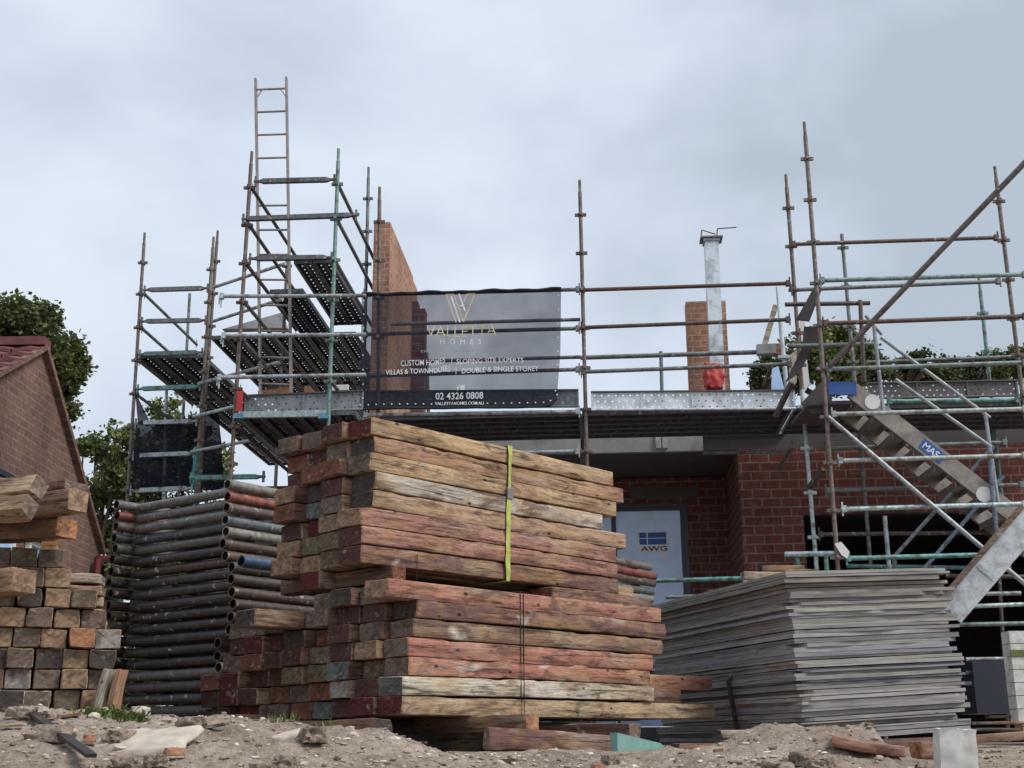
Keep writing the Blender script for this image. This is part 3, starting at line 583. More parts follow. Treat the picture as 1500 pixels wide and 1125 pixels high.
# ================================================================== plywood stack
RLd = Vector((math.sin(R(73)), math.cos(R(73)), 0)); azp = math.atan2(RLd.y, RLd.x)
co = at(1178, 1086, 8.0); NS = 45; z = 0; wts = [rnd.choice([.6, .8, 1, 1, 1.35]) for _ in range(NS)]; hl = [1.035*q_/sum(wts) for q_ in wts]
for k in range(NS):
    hs = hl[k]; th = hs-rnd.choice([.0005, .0015, .004, .006])
    w, d = 1.2+rnd.uniform(-.012, .02), 2.2+rnd.uniform(-.05, .02)
    sx, sy = rnd.uniform(-.018, .018), rnd.uniform(-.015, .015)
    if k == 18: sx -= .0
    if k >= 42: sx -= .03; sy -= .04
    if 17 < k < 24: sx += .01
    lt = rnd.uniform(.78, 1.15); tn = tuple(a*lt for a in S(*rnd.choice([(150, 147, 146), (138, 138, 142), (152, 150, 148), (126, 125, 130), (148, 146, 140), (136, 132, 128)]))[:3])+(1,)
    mb = MB(); nx_, ny_ = 14, 16; off = rnd.uniform(0, 50); vs = []
    for s_ in (0, 1):
        for j in range(ny_+1):
            for i in range(nx_+1):
                x, y = w*i/nx_, d*j/ny_
                if i in (0, nx_): x += noise.noise(Vector((y*6, off, 3)))*.008
                if j in (0, ny_): y += noise.noise(Vector((x*6, off, 8)))*.008
                cn = max(0, noise.noise(Vector((off, x*2, y*2)))-.05)
                if i == 0 and j == 0: x += cn*.12; y += cn*.1
                if i == nx_ and j == 0: x -= cn*.16; y += cn*.1
                if j == 0: y += max(0, noise.noise(Vector((x*11, off, 5)))-.42)*.09
                zz = s_*th + noise.noise(Vector((x*1.5, y*1.5, off)))*.003*(1 if 5 < k else .4)
                vs.append((x, y, zz))
    n1 = (nx_+1)*(ny_+1); fs = []
    q = lambda i, j, s_: s_*n1+j*(nx_+1)+i
    for j in range(ny_):
        for i in range(nx_): fs += [(q(i, j, 0), q(i, j+1, 0), q(i+1, j+1, 0), q(i+1, j, 0)), (q(i, j, 1), q(i+1, j, 1), q(i+1, j+1, 1), q(i, j+1, 1))]
    for i in range(nx_): fs += [(q(i, 0, 0), q(i+1, 0, 0), q(i+1, 0, 1), q(i, 0, 1)), (q(i, ny_, 0), q(i, ny_, 1), q(i+1, ny_, 1), q(i+1, ny_, 0))]
    for j in range(ny_): fs += [(q(0, j, 0), q(0, j, 1), q(0, j+1, 1), q(0, j+1, 0)), (q(nx_, j, 0), q(nx_, j+1, 0), q(nx_, j+1, 1), q(nx_, j, 1))]
    mb.add(vs, fs, 0, tn); o = mb.build("plywood_sheet", "ply")
    o.matrix_world = Matrix.Translation(co) @ Matrix.Rotation(azp+rnd.uniform(-.004, .004), 4, "Z") @ Matrix.Rotation(R(-3.0), 4, "Y") @ Matrix.Translation((sx, sy, z))
    z += hs
    n_ = NS-k
    wd = ["", "second", "third", "fourth", "fifth", "sixth", "seventh", "eighth", "ninth"]
    tens = {1: "ten", 2: "twenty", 3: "thirty", 4: "forty"}
    def ordn(n):
        if n <= 20: return (["first"]+ORD[1:])[n-1]
        a_, b_ = divmod(n, 10)
        return {2: "twentieth", 3: "thirtieth", 4: "fortieth"}[a_] if b_ == 0 else {2: "twenty", 3: "thirty", 4: "forty"}[a_]+"-"+(["first"]+ORD[1:])[b_-1]
    tag(o, f"weathered grey plywood sheet, {ordn(n_)} from the top of the sheet stack", "plywood sheet", "plywood sheets in the grey stack")
# bearers below the plywood
scrap(1290, 1096, 7.95, 1.0, .10, .05, R(8), "dark brown", "grey-brown", "dark bearer under the right corner of the plywood stack", 851, tilt=R(-2.5))
scrap(1352, 1112, 7.7, .12, .12, .10, R(20), "brown", "orange", "short brown block propping the right corner of the plywood stack", 852)
scrap(1120, 1097, 8.0, .5, .1, .04, R(10), "dark brown", "charcoal", "dark bearer under the left corner of the plywood stack", 853)
mb = MB(); a, b = at(1067, 998, 8.75), at(1083, 1085, 8.7); mb.bar(a, b, .025, .02, tint=S(60, 52, 50)); mb.bar(a, a+Vector((.03, .06, .03)), .02, .02, tint=S(60, 52, 50)); tag(mb.build("steel_stake", "tube"), "dark steel stake leaning against the left side of the plywood stack", "stake")
# timbers laid behind top of plywood
for (px, py, y, L, H, az, sd, en, lb) in ((1090, 848, 11.2, .55, .07, R(8), "bleached grey", "pale grey", "pale timber block behind the top of the plywood stack"), (1118, 840, 11.4, .4, .08, R(10), "dark brown", "charcoal", "dark timber block behind the top of the plywood stack"), (1150, 846, 11.3, .3, .07, R(0), "orange-brown", "tan", "orange-brown timber offcut behind the top of the plywood stack"), (1088, 858, 11.0, .9, .05, R(0), "bleached grey", "grey-brown", "long grey board behind the top of the plywood stack")):
    scrap(px, py, y, L, .12, H, az, sd, en, lb, 860+px)
p = at(1125, 865, 11.3); mb = MB(); mb.box(Vector((p.x, p.y+.2, (p.z+1.5)/2)), (.55, 0, 0), (0, .3, 0), (0, 0, (p.z-1.5)/2)); tag(mb.build("brick_pallet", "red_brick"), "low stack of bricks behind the plywood stack", "bricks")
# ================================================================== scaffold
def tb(parent, name, a, b, r=.0242, tint=TG, mat="tube", ends=True, n=12):
    a, b = Vector(a), Vector(b); mb = MB(); mb.tube(a, b, r, n=n, tint=tint, hollow=False)
    if ends:
        d = (b-a).normalized()
        for p, s_ in ((a, 1), (b, -1)):
            mb.box(p+d*s_*.035, d*.022, ey*.030, ez*.034, 0, tint); mb.box(p+d*s_*.012-ey*.012, d*.008, ey*.010, ez*.075, 0, tint)
    return mb.build(name, mat, parent)
def pole(parent, t, b, d, cols=(), tint=TR, mat="tube", r=.0242, spig=True, low=None, coltint=None):
    """standard from pixel t down through pixel b, extended to the ground; cols = pixel rows of its collars"""
    tint = desat(tint, .3); a, q = at(t[0], t[1], d), at(b[0], b[1], d); dr = (q-a); bot = low if low is not None else 1.55
    end = a + dr*((bot-a.z)/dr.z)
    mb = MB(); st_ = .17 if spig else 0; dn = dr.normalized()
    if spig: mb.tube(a, a+dn*st_, r*.78, n=10, tint=tint)
    mb.tube(a+dn*st_, end, r, n=12, tint=tint); o = mb.build("standard", mat, parent)
    for cy in cols:
        if isinstance(cy, tuple): cy = cy[0]
        k = (at(0, cy, d).z - a.z)/dr.z; px = t[0]+(b[0]-t[0])*(cy-t[1])/(b[1]-t[1]); c = at(px, cy, d); c = a + dr*((c.z-a.z)/dr.z)
        m2 = MB(); tc_ = coltint or tint
        for ax, ay in ((ex, ey), (ey, ex)): m2.box(c, ax*.072, ay*.016, ez*(.018 if ax is ex else .019), 0, tc_)
        m2.tube(c-ez*.026, c+ez*.026, r*1.3, n=10, tint=tc_); m2.build("collar", mat, o)
    return o
def transom(parent, a, b, tint=TB, h=.055):
    a, b = Vector(a), Vector(b); d = (b-a).normalized(); mb = MB(); L = (b-a).length
    mb.tube(a, a+d*.1, .02, n=8, tint=tint); mb.tube(b-d*.1, b, .02, n=8, tint=tint)
    y = ez.cross(d).normalized()
    s0, s1 = a+d*.07, b-d*.07
    pr = [(-.030, -.5), (-.030, .5), (.030, .5), (.030, -.5)]
    for q0, q1, w0, w1 in ((s0, s0+d*.05, .5, 1), (s0+d*.05, s1-d*.05, 1, 1), (s1-d*.05, s1, 1, .5)):
        vs = [q0+y*pp[0]*w0+ez*pp[1]*h*w0 for pp in pr]+[q1+y*pp[0]*w1+ez*pp[1]*h*w1 for pp in pr]
        mb.add(vs, [(0, 1, 5, 4), (1, 2, 6, 5), (2, 3, 7, 6), (3, 0, 4, 7), (0, 3, 2, 1), (4, 5, 6, 7)], 0, tint)
    mb.box(a+d*.02, d*.012, y*.012, ez*.07, 0, tint); mb.box(b-d*.02, d*.012, y*.012, ez*.07, 0, tint)
    return mb.build("transom", "tube", parent)
def plank(a, b, w, label, group, tint=S(104, 104, 110), wd=None):
    "perforated channel plank, a-b centre line of its top face; w width"
    a, b = Vector(a), Vector(b); d = (b-a).normalized(); y = ez.cross(d).normalized(); L = (b-a).length; mb = MB(); t = .004
    vs = [a-y*w/2, a+y*w/2, b+y*w/2, b-y*w/2]; mb.add(vs, [(0, 1, 2, 3)], 0, tint); mb.uv[0] = [(0, 0), (0, .225), (L, .225), (L, 0)]
    for s_ in (-1, 1): mb.box((a+b)/2+y*s_*(w/2-.002)-ez*.03, d*L/2, y*.002, ez*.028, 1, tint); mb.box((a+b)/2+y*s_*(w/2-.018)-ez*.058, d*L/2, y*.018, ez*.002, 1, tint)
    for p in (a+d*.004, b-d*.004): mb.box(p-ez*.03, d*.003, y*(w/2-.006), ez*.027, 1, tint)
    for k in range(1, 4): mb.box(a.lerp(b, k/4)-ez*.016, d*.012, y*(w/2-.006), ez*.012, 1, tint)
    mb.box((a+b)/2-ez*.012, d*(L/2-.01), y*.014, ez*.008, 1, tint)
    o = mb.build("scaffold_plank", ["perf", "clean"], origin=a); return tag(o, label, "scaffold plank", group)
# ---- main run
e1 = empty("scaffold_run", B(0, 0, 1.55), "long main scaffold run along the unfinished house front", "scaffold")
pole(e1, (849, 264), (860, 680), 14.6, [315, 371, 425, 481, 539, 600, 661], S(112, 96, 86))
pole(e1, (1151, 256), (1174, 560), dep(1160), [305, 361, 425, 488, 535], S(112, 94, 84), low=at(1174, 570, dep(1160)).z)
pole(e1, (1174.5, 571), (1197, 842), dep(1160), [596, 657, 722, 787], TL, spig=False)
pole(e1, (1457, 244), (1493, 540), dep(1475), [295, 352, 410, 467, 520, 580], S(116, 96, 84))
pole(e1, (556, 274), (554, 600), dep(555), [325, 382, 437, 495], S(118, 98, 88), low=3.0)
pole(e1, (1233, 343), (1252, 560), dep(1240, 1.25), [363, 420, 479, 530], TB, spig=False)
pole(e1, (1434, 408), (1452, 580), dep(1440, 1.25), [459, 515], TT, low=3.5)
pole(e1, (1449, 590), (1457, 730), dep(1450, 1.2), [612, 686], TD, spig=False)
rails = [((850, 425), (1158, 415), S(92, 66, 60)), ((850, 480), (1158, 468), S(86, 74, 70)), ((850, 545), (1160, 533), TB), ((532, 432), (850, 424), TB), ((532, 490), (850, 481), TB), ((532, 551), (850, 541), TB),
         ((850, 603), (532, 608), TG), ((850, 661), (600, 667), TG), ((1158, 358), (1463, 348), S(96, 80, 76)), ((1158, 425), (1466, 412), TB)]
for a, b, t in rails: tb(e1, "ledger", fa(*a), fa(*b), tint=t)
for a, b in (((850, 468), (572, 475)), ((850, 523), (590, 530)), ((1140, 515), (850, 524)), ((1270, 531), (1500, 522)), ((1158, 661), (1030, 664))): tb(e1, "ledger", fa(*a, 1.2), fa(*b, 1.2), tint=TB, r=.0245 if b[1] != 524 else .03, ends=False)
for px in (625, 968): tb(e1, "guard_post", fa(px, 515, 1.2), fa(px+3, 620, 1.2), tint=TB, ends=False)
for u_ in (0.0, 2.47):
    for zz in (fa(850, 608).z, fa(850, 661).z): tb(e1, "transom_tube", B(u_, 0, zz), B(u_, 1.25, zz), tint=TB)
for a, b, t in (((1208, 657), (1475, 648), TB), ((1208, 719), (1500, 710), TB), ((1198, 783), (1450, 780), TD), ((1299, 588), (1494, 586), TT)): tb(e1, "ledger", fa(*a), fa(*b), tint=t)
for (px, d0, v) in ((850, 14.6, 1.25), ): tb(e1, "standard_inner", B(0, 1.25, 1.55), B(0, 1.25, fa(850, 600).z+.05), tint=TD, ends=False)
# deck planks of the main run
zd = fa(850, 603).z + .02
def deckrun(u0_, u1_, z0, n, lab, grp, v0=.03, tint=S(92, 92, 98)):
    w = 1.22/n
    for k in range(n):
        v = v0+w*(k+.5); plank(B(u0_, v, z0), B(u1_, v, z0), w-.006, lab, grp, tint)
uA, uB_, uC = 0.0, (fa(1163, 600)-O).dot(ex), (fa(1493, 560)-O).dot(ex)
uE = (fa(553, 600)-O).dot(ex); uF = (fa(345, 600)-O).dot(ex)
deckrun(uA+.02, uB_-.02, zd, 5, "dark steel scaffold plank in the deck right of the banner", "planks of the middle deck")
deckrun(uE+.02, uA-.02, zd, 5, "dark steel scaffold plank in the deck below the banner", "planks of the deck below the banner")
deckrun(uB_+.02, uC+.9, fa(1300, 590).z, 5, "dark steel scaffold plank in the right deck behind the aluminium stair", "planks of the right deck")
def toe(p0, p1, h, label, mat="perf_toe", tint=S(186, 190, 196), nsec=4, group=None):
    p0, p1 = Vector(p0), Vector(p1); d = (p1-p0).normalized(); L = (p1-p0).length; mb = MB(); n = Vector((d.y, -d.x, 0))
    mb.add([p0, p1, p1+ez*h, p0+ez*h], [(0, 1, 2, 3)], 0, tint); mb.uv[0] = [(0, 0), (L, 0), (L, .225), (0, .225)]
    mb.box((p0+p1)/2+ez*(h+.008)+n*.012, d*L/2, n*.018, ez*.008, 1, S(84, 82, 84)); mb.tube(p0+n*.02-ez*.0, p1+n*.02-ez*.0, .016, n=8, mi=1, tint=tint)
    o = mb.build("toe_board", [mat, "galv"])
    for k in range(nsec+1):
        m2 = MB(); c = p0.lerp(p1, min(max(k/nsec, .006), .994)); m2.box(c+ez*h/2+n*.010, d*.012, n*.006, ez*h/2, 0, tint); m2.build("bracket", "galv", o)
    return tag(o, label, "toe board", group)
toe(fa(866, 601, -.035), fa(1166, 599, -.035), .215, "bright galvanised perforated toe board right of the banner", tint=S(205, 212, 218))
toe(fa(532, 598, .04), fa(848, 596, .04), .2, "dark toe board behind the banner", mat="clean", tint=S(104, 108, 116))
toe(fa(358, 607, -.04), fa(532, 600, -.04), .225, "grey perforated toe board left of the banner", tint=S(136, 140, 146), nsec=2)
toe(fa(1272, 584, .9), fa(1492, 580, .9), .19, "dark perforated toe board behind the aluminium stair", tint=S(96, 92, 92), nsec=3)
# ---- ladder tower
e2 = empty("scaffold_tower", at(350, 1000, 14.6), "tall ladder scaffold tower left of the dark banner", "scaffold")
dF = 14.5; dG = 14.45; dH = 16.95
pole(e2, (369, 222), (338, 698), dF, [275, 330, 386, 443, 498, 570, 625, 680], S(110, 90, 82))
pole(e2, (496, 218), (481, 620), dG, [270, 321, 381, 440, 499, 559], TT)
pole(e2, (540, 245), (532, 600), dH, [291, 339, 387, 433, 530], S(104, 122, 122))
pole(e2, (421, 378), (404, 700), dH+.1, [390, 438, 534], S(98, 104, 96), spig=False)
lv = [(275, 265, 273), (330, 319, 320), (386, 377, 376)]
for a, b in (((372, 266), (492, 263)), ((354, 321), (524, 315)), ((364, 379), (488, 377))): transom(e2, at(a[0], a[1], dF-.03), at(b[0], b[1], dG-.03), tint=S(98, 102, 106))
for a, b, t in (((325, 434), (536, 433), TG), ((328, 492), (536, 490), TG), ((322, 553), (536, 549), TG)):
    o = tb(e2, "guard_rail", at(a[0], a[1], dF-.09), at(b[0], b[1], dG-.09), tint=t, ends=False)
    m2 = MB(); c = at(a[0], a[1], dF-.09); m2.box(c, ex*.022, ey*.03, ez*.035, 0, TL); m2.box(c-ex*.005-ez*.07, ex*.006, ey*.01, ez*.07, 0, TL); m2.box(c-ex*.028-ez*.05, ex*.006, ey*.01, ez*.05, 0, TL); m2.build("coupler", "clean", o)
def back(p, v): return p + ey*v
for (px, py, d, L, t) in ((370, 277, dF, 2.55, S(96, 84, 82)), (366, 331, dF, 2.55, S(104, 90, 86)), (362, 388, dF, 2.55, S(96, 84, 80)), (359, 444, dF, 2.55, TB), (356, 500, dF, 2.55, TB), (352, 572, dF, 2.5, TB), (347, 626, dF, 2.5, TD),
                          (496, 272, dG, 2.5, TB), (494, 322, dG, 2.5, TB), (492, 384, dG, 2.5, TB), (486, 560, dG, 2.4, TB)):
    a = at(px, py, d); tb(e2, "side_ledger", a, a+ey*L+ez*.0, tint=t)
tb(e2, "brace", at(525, 314, dG-.02), at(500, 318, dG+.1), tint=TD, ends=False)
tb(e2, "ledger", at(404, 612, dH), at(532, 606, dH), tint=TB)
transom(e2, at(388, 698, dF+.5), at(278, 700, dF+.9), tint=TT)
o = MB(); p0, p1 = at(350, 608, dF-.06), at(478, 606, dG-.06); o.bar(p0, p1, .06, .075, tint=S(150, 168, 170)); o.build("deck_transom", "clean", e2)
o = MB(); c = at(351, 588, dF-.07); o.box(c, ex*.032, ey*.02, ez*.125); o.build("end_guard", "red", e2)
for px, d in ((350, dF), (474, dG)): o = MB(); o.box(at(px, 610, d-.08), ex*.055, ey*.04, ez*.03, 0, S(90, 140, 160)); o.build("bracket", "clean", e2)
# decks of the ladder tower
zt1 = at(460, 378, dG).z
for k in range(2):
    a = at(444, 379, dG)+ex*(.236*k); a.z = zt1-.01; plank(a, a+ey*2.4, .228, "steel plank in the high deck beside the top of the ladder", "planks of the high ladder deck", S(84, 86, 94))
zt2 = at(420, 428, dH-.6).z
for k in range(2):
    a = at(407, 429, 16.2)+ex*(.232*k); a.z = zt2-.01+.0; plank(a, a+ey*2.4, .225, "steel plank in the lower deck beneath the high ladder deck", "planks of the lower ladder deck", S(82, 84, 90))
zt3 = at(400, 481, 16.6).z
for n_ in range(3):
    for k in range(9):
        a = at(322, 482, 16.9) + ex*.228*k + ey*2.5*n_; a.z = zt3-.01*n_; plank(a, a+ey*2.46, .224, "dark steel plank in the " + ("near", "middle", "far")[n_] + " part of the deck behind the ladder", "planks of the " + ("near", "middle", "far")[n_] + " deck behind the ladder", S(76, 78, 84))
for k in range(6):
    a = at(362, 607, dF+.05)+ex*(.05+.226*k); a.z = at(420, 606, dF).z+.03; plank(a, a+ey*2.3, .222, "dark steel plank in the deck at the foot of the ladder", "planks of the ladder foot deck", S(84, 86, 90))
# ladder
lad = empty("ladder", at(402, 600, 15.4), "tall weathered aluminium ladder rising above the scaffold tower", "ladder")
lt_, lb_, rt_, rb_ = at(374.5, 116, 15.6), at(382, 600, 15.2), at(419.5, 114, 15.6), at(427, 602, 15.2)
for a, b in ((lt_, lb_), (rt_, rb_)): o = MB(); o.bar(a, b, .062, .028, tint=S(150, 140, 136), upv=ex); o.build("rail", "galv", lad)
for k in range(14):
    py = 132+36.2*k; t = (py-115)/(601-115)
    if t > .985: break
    o = MB(); o.tube(lt_.lerp(lb_, t), rt_.lerp(rb_, t), .015, n=8, tint=S(150, 142, 138)); o.build("rung", "galv", lad)
for A, Bp, sg in ((lt_, lb_, 1), (rt_, rb_, -1)):
    o = MB(); o.bar(A.lerp(Bp, .065), (lt_ if sg == 1 else rt_).lerp(lb_ if sg == 1 else rb_, .036)+ex*.09*sg, .02, .012, tint=S(150, 140, 136)); o.build("corner_brace", "galv", lad)
# ---- left return tower
e3 = empty("scaffold_tower", at(200, 1000, 17.8), "end scaffold tower hung with dark netting beside the brown house", "scaffold")
dJ = 17.8; dK = 17.6
pole(e3, (212, 341), (187, 725), dJ, [385, 431, 480, 528, 577, 625, 672, 719], S(112, 98, 92))
pole(e3, (319, 338), (313, 420), dK+.25, [383, 430, 478, 524], S(110, 92, 86))
pole(e3, (313, 347), (287, 713), dK, [395, 443, 494, 545, 595, 645, 690], S(116, 108, 92))
pole(e3, (278, 430), (262, 720), dJ+2.4, [540, 640], TB, spig=False)
pole(e3, (244, 570), (240, 720), dJ+1.5, [600], TL, spig=False)
for (a, b, t) in (((210, 425), (306, 422), TB), ((206, 471), (303, 469), TB), ((203, 519), (298, 516), S(104, 128, 130)), ((200, 570), (295, 566), S(92, 134, 128)), ((197, 620), (290, 617), TG), ((194, 668), (286, 664), TG), ((190, 719), (283, 715), TG)): transom(e3, at(*a, dJ-.03), at(*b, dK-.03), t, h=.06)
for (px, py) in ((212, 431), (208, 481), (204, 529), (200, 578), (196, 673)): a = at(px, py, dJ); tb(e3, "side_ledger", a, a+ey*2.5, tint=TB)
for (a, b, t) in (((313, 421), (418, 386), TG), ((311, 471), (414, 438), TG), ((291, 562), (408, 531), TG), ((284, 610), (345, 595), TL), ((280, 662), (368, 645), TG)):
    p0 = at(*a, dK-.05); p1 = at(*b, 16.2 if b[0] > 380 else 16.9); tb(e3, "link_tube", p0, p1, tint=t, ends=False)
o = MB(); a = at(288, 655, dK-.02); b = at(283, 712, dK-.02); o.tube(a, b, .03, n=12, tint=S(60, 140, 150)); o.build("teal_sleeve", "clean", e3)
for px in (378, 398): pass
zt4 = at(250, 518, dJ).z
for n_ in range(3):
    for k in range(4):
        a = at(215+k*24, 519, dJ) + ey*2.5*n_; a.z = zt4-.01-.01*n_; plank(a, a+ey*2.46, .234, "dark steel plank in the " + ("front", "middle", "rear")[n_] + " bay of the end tower deck", "planks of the " + ("front", "middle", "rear")[n_] + " end tower deck", S(82, 84, 90))
# ---- stair tower on the right
e4 = empty("scaffold_tower", at(1230, 1060, 13.4), "stair scaffold tower at the right with long diagonal tubes", "scaffold")
dD = 13.4
pole(e4, (1178, 179), (1228, 840), dD, [233, 293, 355, 415, 477, 540, 611, 678, 748, 817], S(118, 104, 94))
for a, b, t in (((1200, 411), (1505, 402), S(120, 146, 144)), ((1204, 474), (1505, 463), S(92, 74, 68)), ((1210, 541), (1505, 531), S(118, 134, 130)), ((1217, 607), (1505, 599), S(158, 166, 162)), ((1226, 675), (1505, 667), S(164, 170, 168)), ((1232, 746), (1505, 738), TL), ((1238, 818), (1505, 811), S(110, 158, 158))):
    tb(e4, "ledger", at(*a, dD), at(*b, dD-.12), tint=t, r=.0255)
for a, b, t in (((1397, 889), (1505, 885), TL), ((1406, 915), (1505, 913), S(120, 140, 138)), ((1415, 966), (1480, 965), TG), ((1415, 985), (1485, 984), TT), ((1415, 1001), (1485, 1001), TG), ((1435, 870), (1495, 869), TG), ((1241, 829), (1425, 832), S(86, 130, 132)), ((1385, 843), (1505, 845), TD)):
    tb(e4, "low_ledger", at(*a, dD+.9), at(*b, dD+.9), tint=t, ends=False)
tb(e4, "long_brace", at(1213, 611, dD-.06), at(1515, 867, dD-.1), tint=TG, r=.026, ends=False)
tb(e4, "long_brace", at(1216, 536, dD-.05), at(1512, 227, dD-1.2), tint=S(104, 96, 94), r=.031, ends=False)
for a, b, dd in (((1150, 446), (1274, 444), dD+.35), ((1155, 507), (1281, 504), dD+.45)): tb(e4, "bracket_tube", at(*a, dd), at(*b, dd), tint=TD if a[1] == 446 else TB, ends=False, r=.026)
tb(e4, "bracket_post", at(1260, 440, dD+.3), at(1266, 560, dD+.3), tint=S(96, 82, 78), ends=False)
for a, b, t in (((1456, 653), (1310, 815), S(126, 136, 148)), ((1470, 697), (1346, 842), S(126, 146, 164))): tb(e4, "brace", at(*a, dD+.1), at(*b, dD+.5), tint=t, ends=False, r=.022)
tb(e4, "short_post", at(1296, 756, dD+.4), at(1304, 850, dD+.4), tint=TG, ends=False)
tb(e4, "short_post", at(1310, 815, dD+.6), at(1312, 850, dD+.6), tint=TB, ends=False)
tb(e4, "post", at(1449, 655, dD+.05), at(1461, 800, dD+.05), tint=S(120, 134, 152), ends=False, r=.027)
for a, b in (((1160, 560), (1136, 610)), ((1206, 687), (1185, 715))):
    o = MB(); o.bar(at(*a, dD+.4), at(*b, dD+.7), .05, .05, tint=TD); o.build("hop_up_bracket", "tube", e4)
tb(e4, "low_transom", at(1150, 812, dD+.5), at(1228, 811, dD+.3), tint=TL, r=.03, ends=False)
tb(e4, "low_strut", at(1166, 815, dD+.5), at(1176, 845, dD+.5), tint=TT, ends=False); tb(e4, "low_strut", at(1210, 815, dD+.3), at(1212, 845, dD+.3), tint=TT, ends=False)
o = MB(); c = at(1236, 806, dD-.05); o.add([c+ex*a+ez*b for a, b in ((-.09, .07), (-.02, .09), (.06, -.02), (.03, -.09), (-.03, -.05))], [(0, 1, 2, 3, 4)]); so = o.build("paper_tag", "white"); so.modifiers.new("t", "SOLIDIFY").thickness = .003; tag(so, "curled white paper tag hanging on the front pole of the stair tower", "tag")
# ---- aluminium stair
st = empty("aluminium_stair", at(1500, 760, dD+.3), "aluminium scaffold stair with boxy stringers, treads and handrails", "stair")
A0, A1 = at(1248, 572, dD+.12), at(1515, 777, dD+.12); sd_ = (A1-A0).normalized(); wv = Vector((0, .70, 0)) + ex*.03
al = S(150, 142, 134)
for k in (0, 1):
    o = MB(); o.bar(A0+wv*k, A1+wv*k, .05, .19, tint=al); o.build("stringer", "galv", st)
for k in range(9):
    c = A0.lerp(A1, (k+.45)/8.6)+wv*.5-ez*.03
    o = MB(); o.box(c, ex*.11, wv*.47, ez*.006, 0, al); o.box(c-ex*.11-ez*.03, ex*.005, wv*.47, ez*.036, 0, al); o.box(c+ex*.11-ez*.03, ex*.005, wv*.47, ez*.036, 0, al); o.build("tread", "galv", st)
for px, py in ((1277, 590), (1440, 725)):
    o = MB(); c = at(px, py, dD+.12)-ey*.03; n_ = 20; o.tube(c, c-ey*.012, .085, n=24); o.build("cap_disc", "white", st)
for dy in (0, 1):
    q = wv*dy
    for (a, b) in (((1268, 464), (1450, 612)), ((1290, 526), (1452, 655))):
        if dy == 0: a, b = (a[0]+22, a[1]+30), b
        p0, p1 = at(*a, dD+.1), at(*b, dD+.1)
        if dy: p0 = at(a[0]+8, a[1], dD+.1)+q*.9; p1 = at(b[0]-8, b[1]-6, dD+.1)+q*.9; continue
        o = MB(); o.tube(p0, p1, .021, n=10, tint=TG); o.build("handrail", "galv", st)
for a, b in (((1279, 468), (1294, 602)), ((1443, 606), (1462, 736))): o = MB(); o.tube(at(*a, dD+.1), at(*b, dD+.1), .021, n=10, tint=TG); o.build("handrail_post", "galv", st)
o = MB(); o.tube(at(1268, 462, dD+.1), at(1292, 490, dD+.1), .021, n=10, tint=TG); o.build("handrail", "galv", st)
# sign on stringer
def text_mesh(body, size, align="LEFT", bold=0.0, sx=1.0, spacing=1.0):
    cu = bpy.data.curves.new("t", "FONT"); cu.body = body; cu.size = size; cu.align_x = align; cu.offset = bold; cu.space_character = spacing; cu.resolution_u = 3
    ob = bpy.data.objects.new("t", cu); C.objects.link(ob); dg = bpy.context.evaluated_depsgraph_get(); dg.update()
    me = bpy.data.meshes.new_from_object(ob.evaluated_get(dg)); vs = [v.co.copy() for v in me.vertices]; fs = [tuple(p.vertices) for p in me.polygons]
    bpy.data.objects.remove(ob); bpy.data.curves.remove(cu); bpy.data.meshes.remove(me); return vs, fs
sc_ = A0.lerp(A1, .445)-ey*.03; nrm = -ey; upn = Vector((-sd_.z, 0, sd_.x)); upn = (ez - sd_*sd_.dot(ez)).normalized()
so = MB(); so.box(sc_, sd_*.145, ey*.004, upn*.062); sgn = so.build("maker_sign", "blue_text", st)
vs, fs = text_mesh("MAS", .105, "CENTER", .002); o = MB(); o.add([sc_+sd_*(v.x-.02)+upn*(v.y-.038)-ey*.007 for v in vs], fs); o.build("lettering", "print", sgn)
# stair landing: blue fascia and dark support
ld = empty("stair_landing", at(1230, 575, dD+.2), "dark landing frame with a worn blue edge board at the stair head", "landing")
o = MB(); p0, p1 = at(1213, 569, dD+.06), at(1254, 569, dD+.06); o.bar(p0, p1, .03, .15); o.build("edge_board", "blue", ld)
o = MB(); p0, p1 = at(1185, 590, dD+.1), at(1256, 588, dD+.1); o.box((p0+p1)/2+Vector((0, .5, 0)), (p1-p0)/2, (0, .48, 0), (0, 0, .02)); o.build("platform", "soffit", ld)
o = MB(); q = [at(1216, 545, dD+.25), at(1220, 604, dD+.25), at(1190, 606, dD+.25), at(1174, 590, dD+.25)]; o.add(q+[p+ey*.04 for p in q], [(0, 1, 2, 3), (7, 6, 5, 4)]+[(i, 4+i, 4+(i+1) % 4, (i+1) % 4) for i in range(4)]); o.build("gusset", "soffit", ld)
# dark boards strapped to the tower
for q, lb, dd in ((((1196, 414), (1204, 424), (1186, 470), (1166, 468)), "dark board leaning between the upper rails of the stair tower", dD+.2), (((1178, 478), (1204, 480), (1202, 506), (1176, 505)), "dark square board tied behind the stair tower pole", dD+.5), (((1176, 507), (1194, 507), (1168, 548), (1150, 560)), "dark leaning board below the tied square board", dD+.5)):
    ps = [at(*c, dd) for c in q]; o = MB(); o.add(ps+[p+ey*.03 for p in ps], [(0, 1, 2, 3), (7, 6, 5, 4)]+[(i, 4+i, 4+(i+1) % 4, (i+1) % 4) for i in range(4)], 0, S(92, 84, 78)); tag(o.build("dark_board", "dboard"), lb, "board")
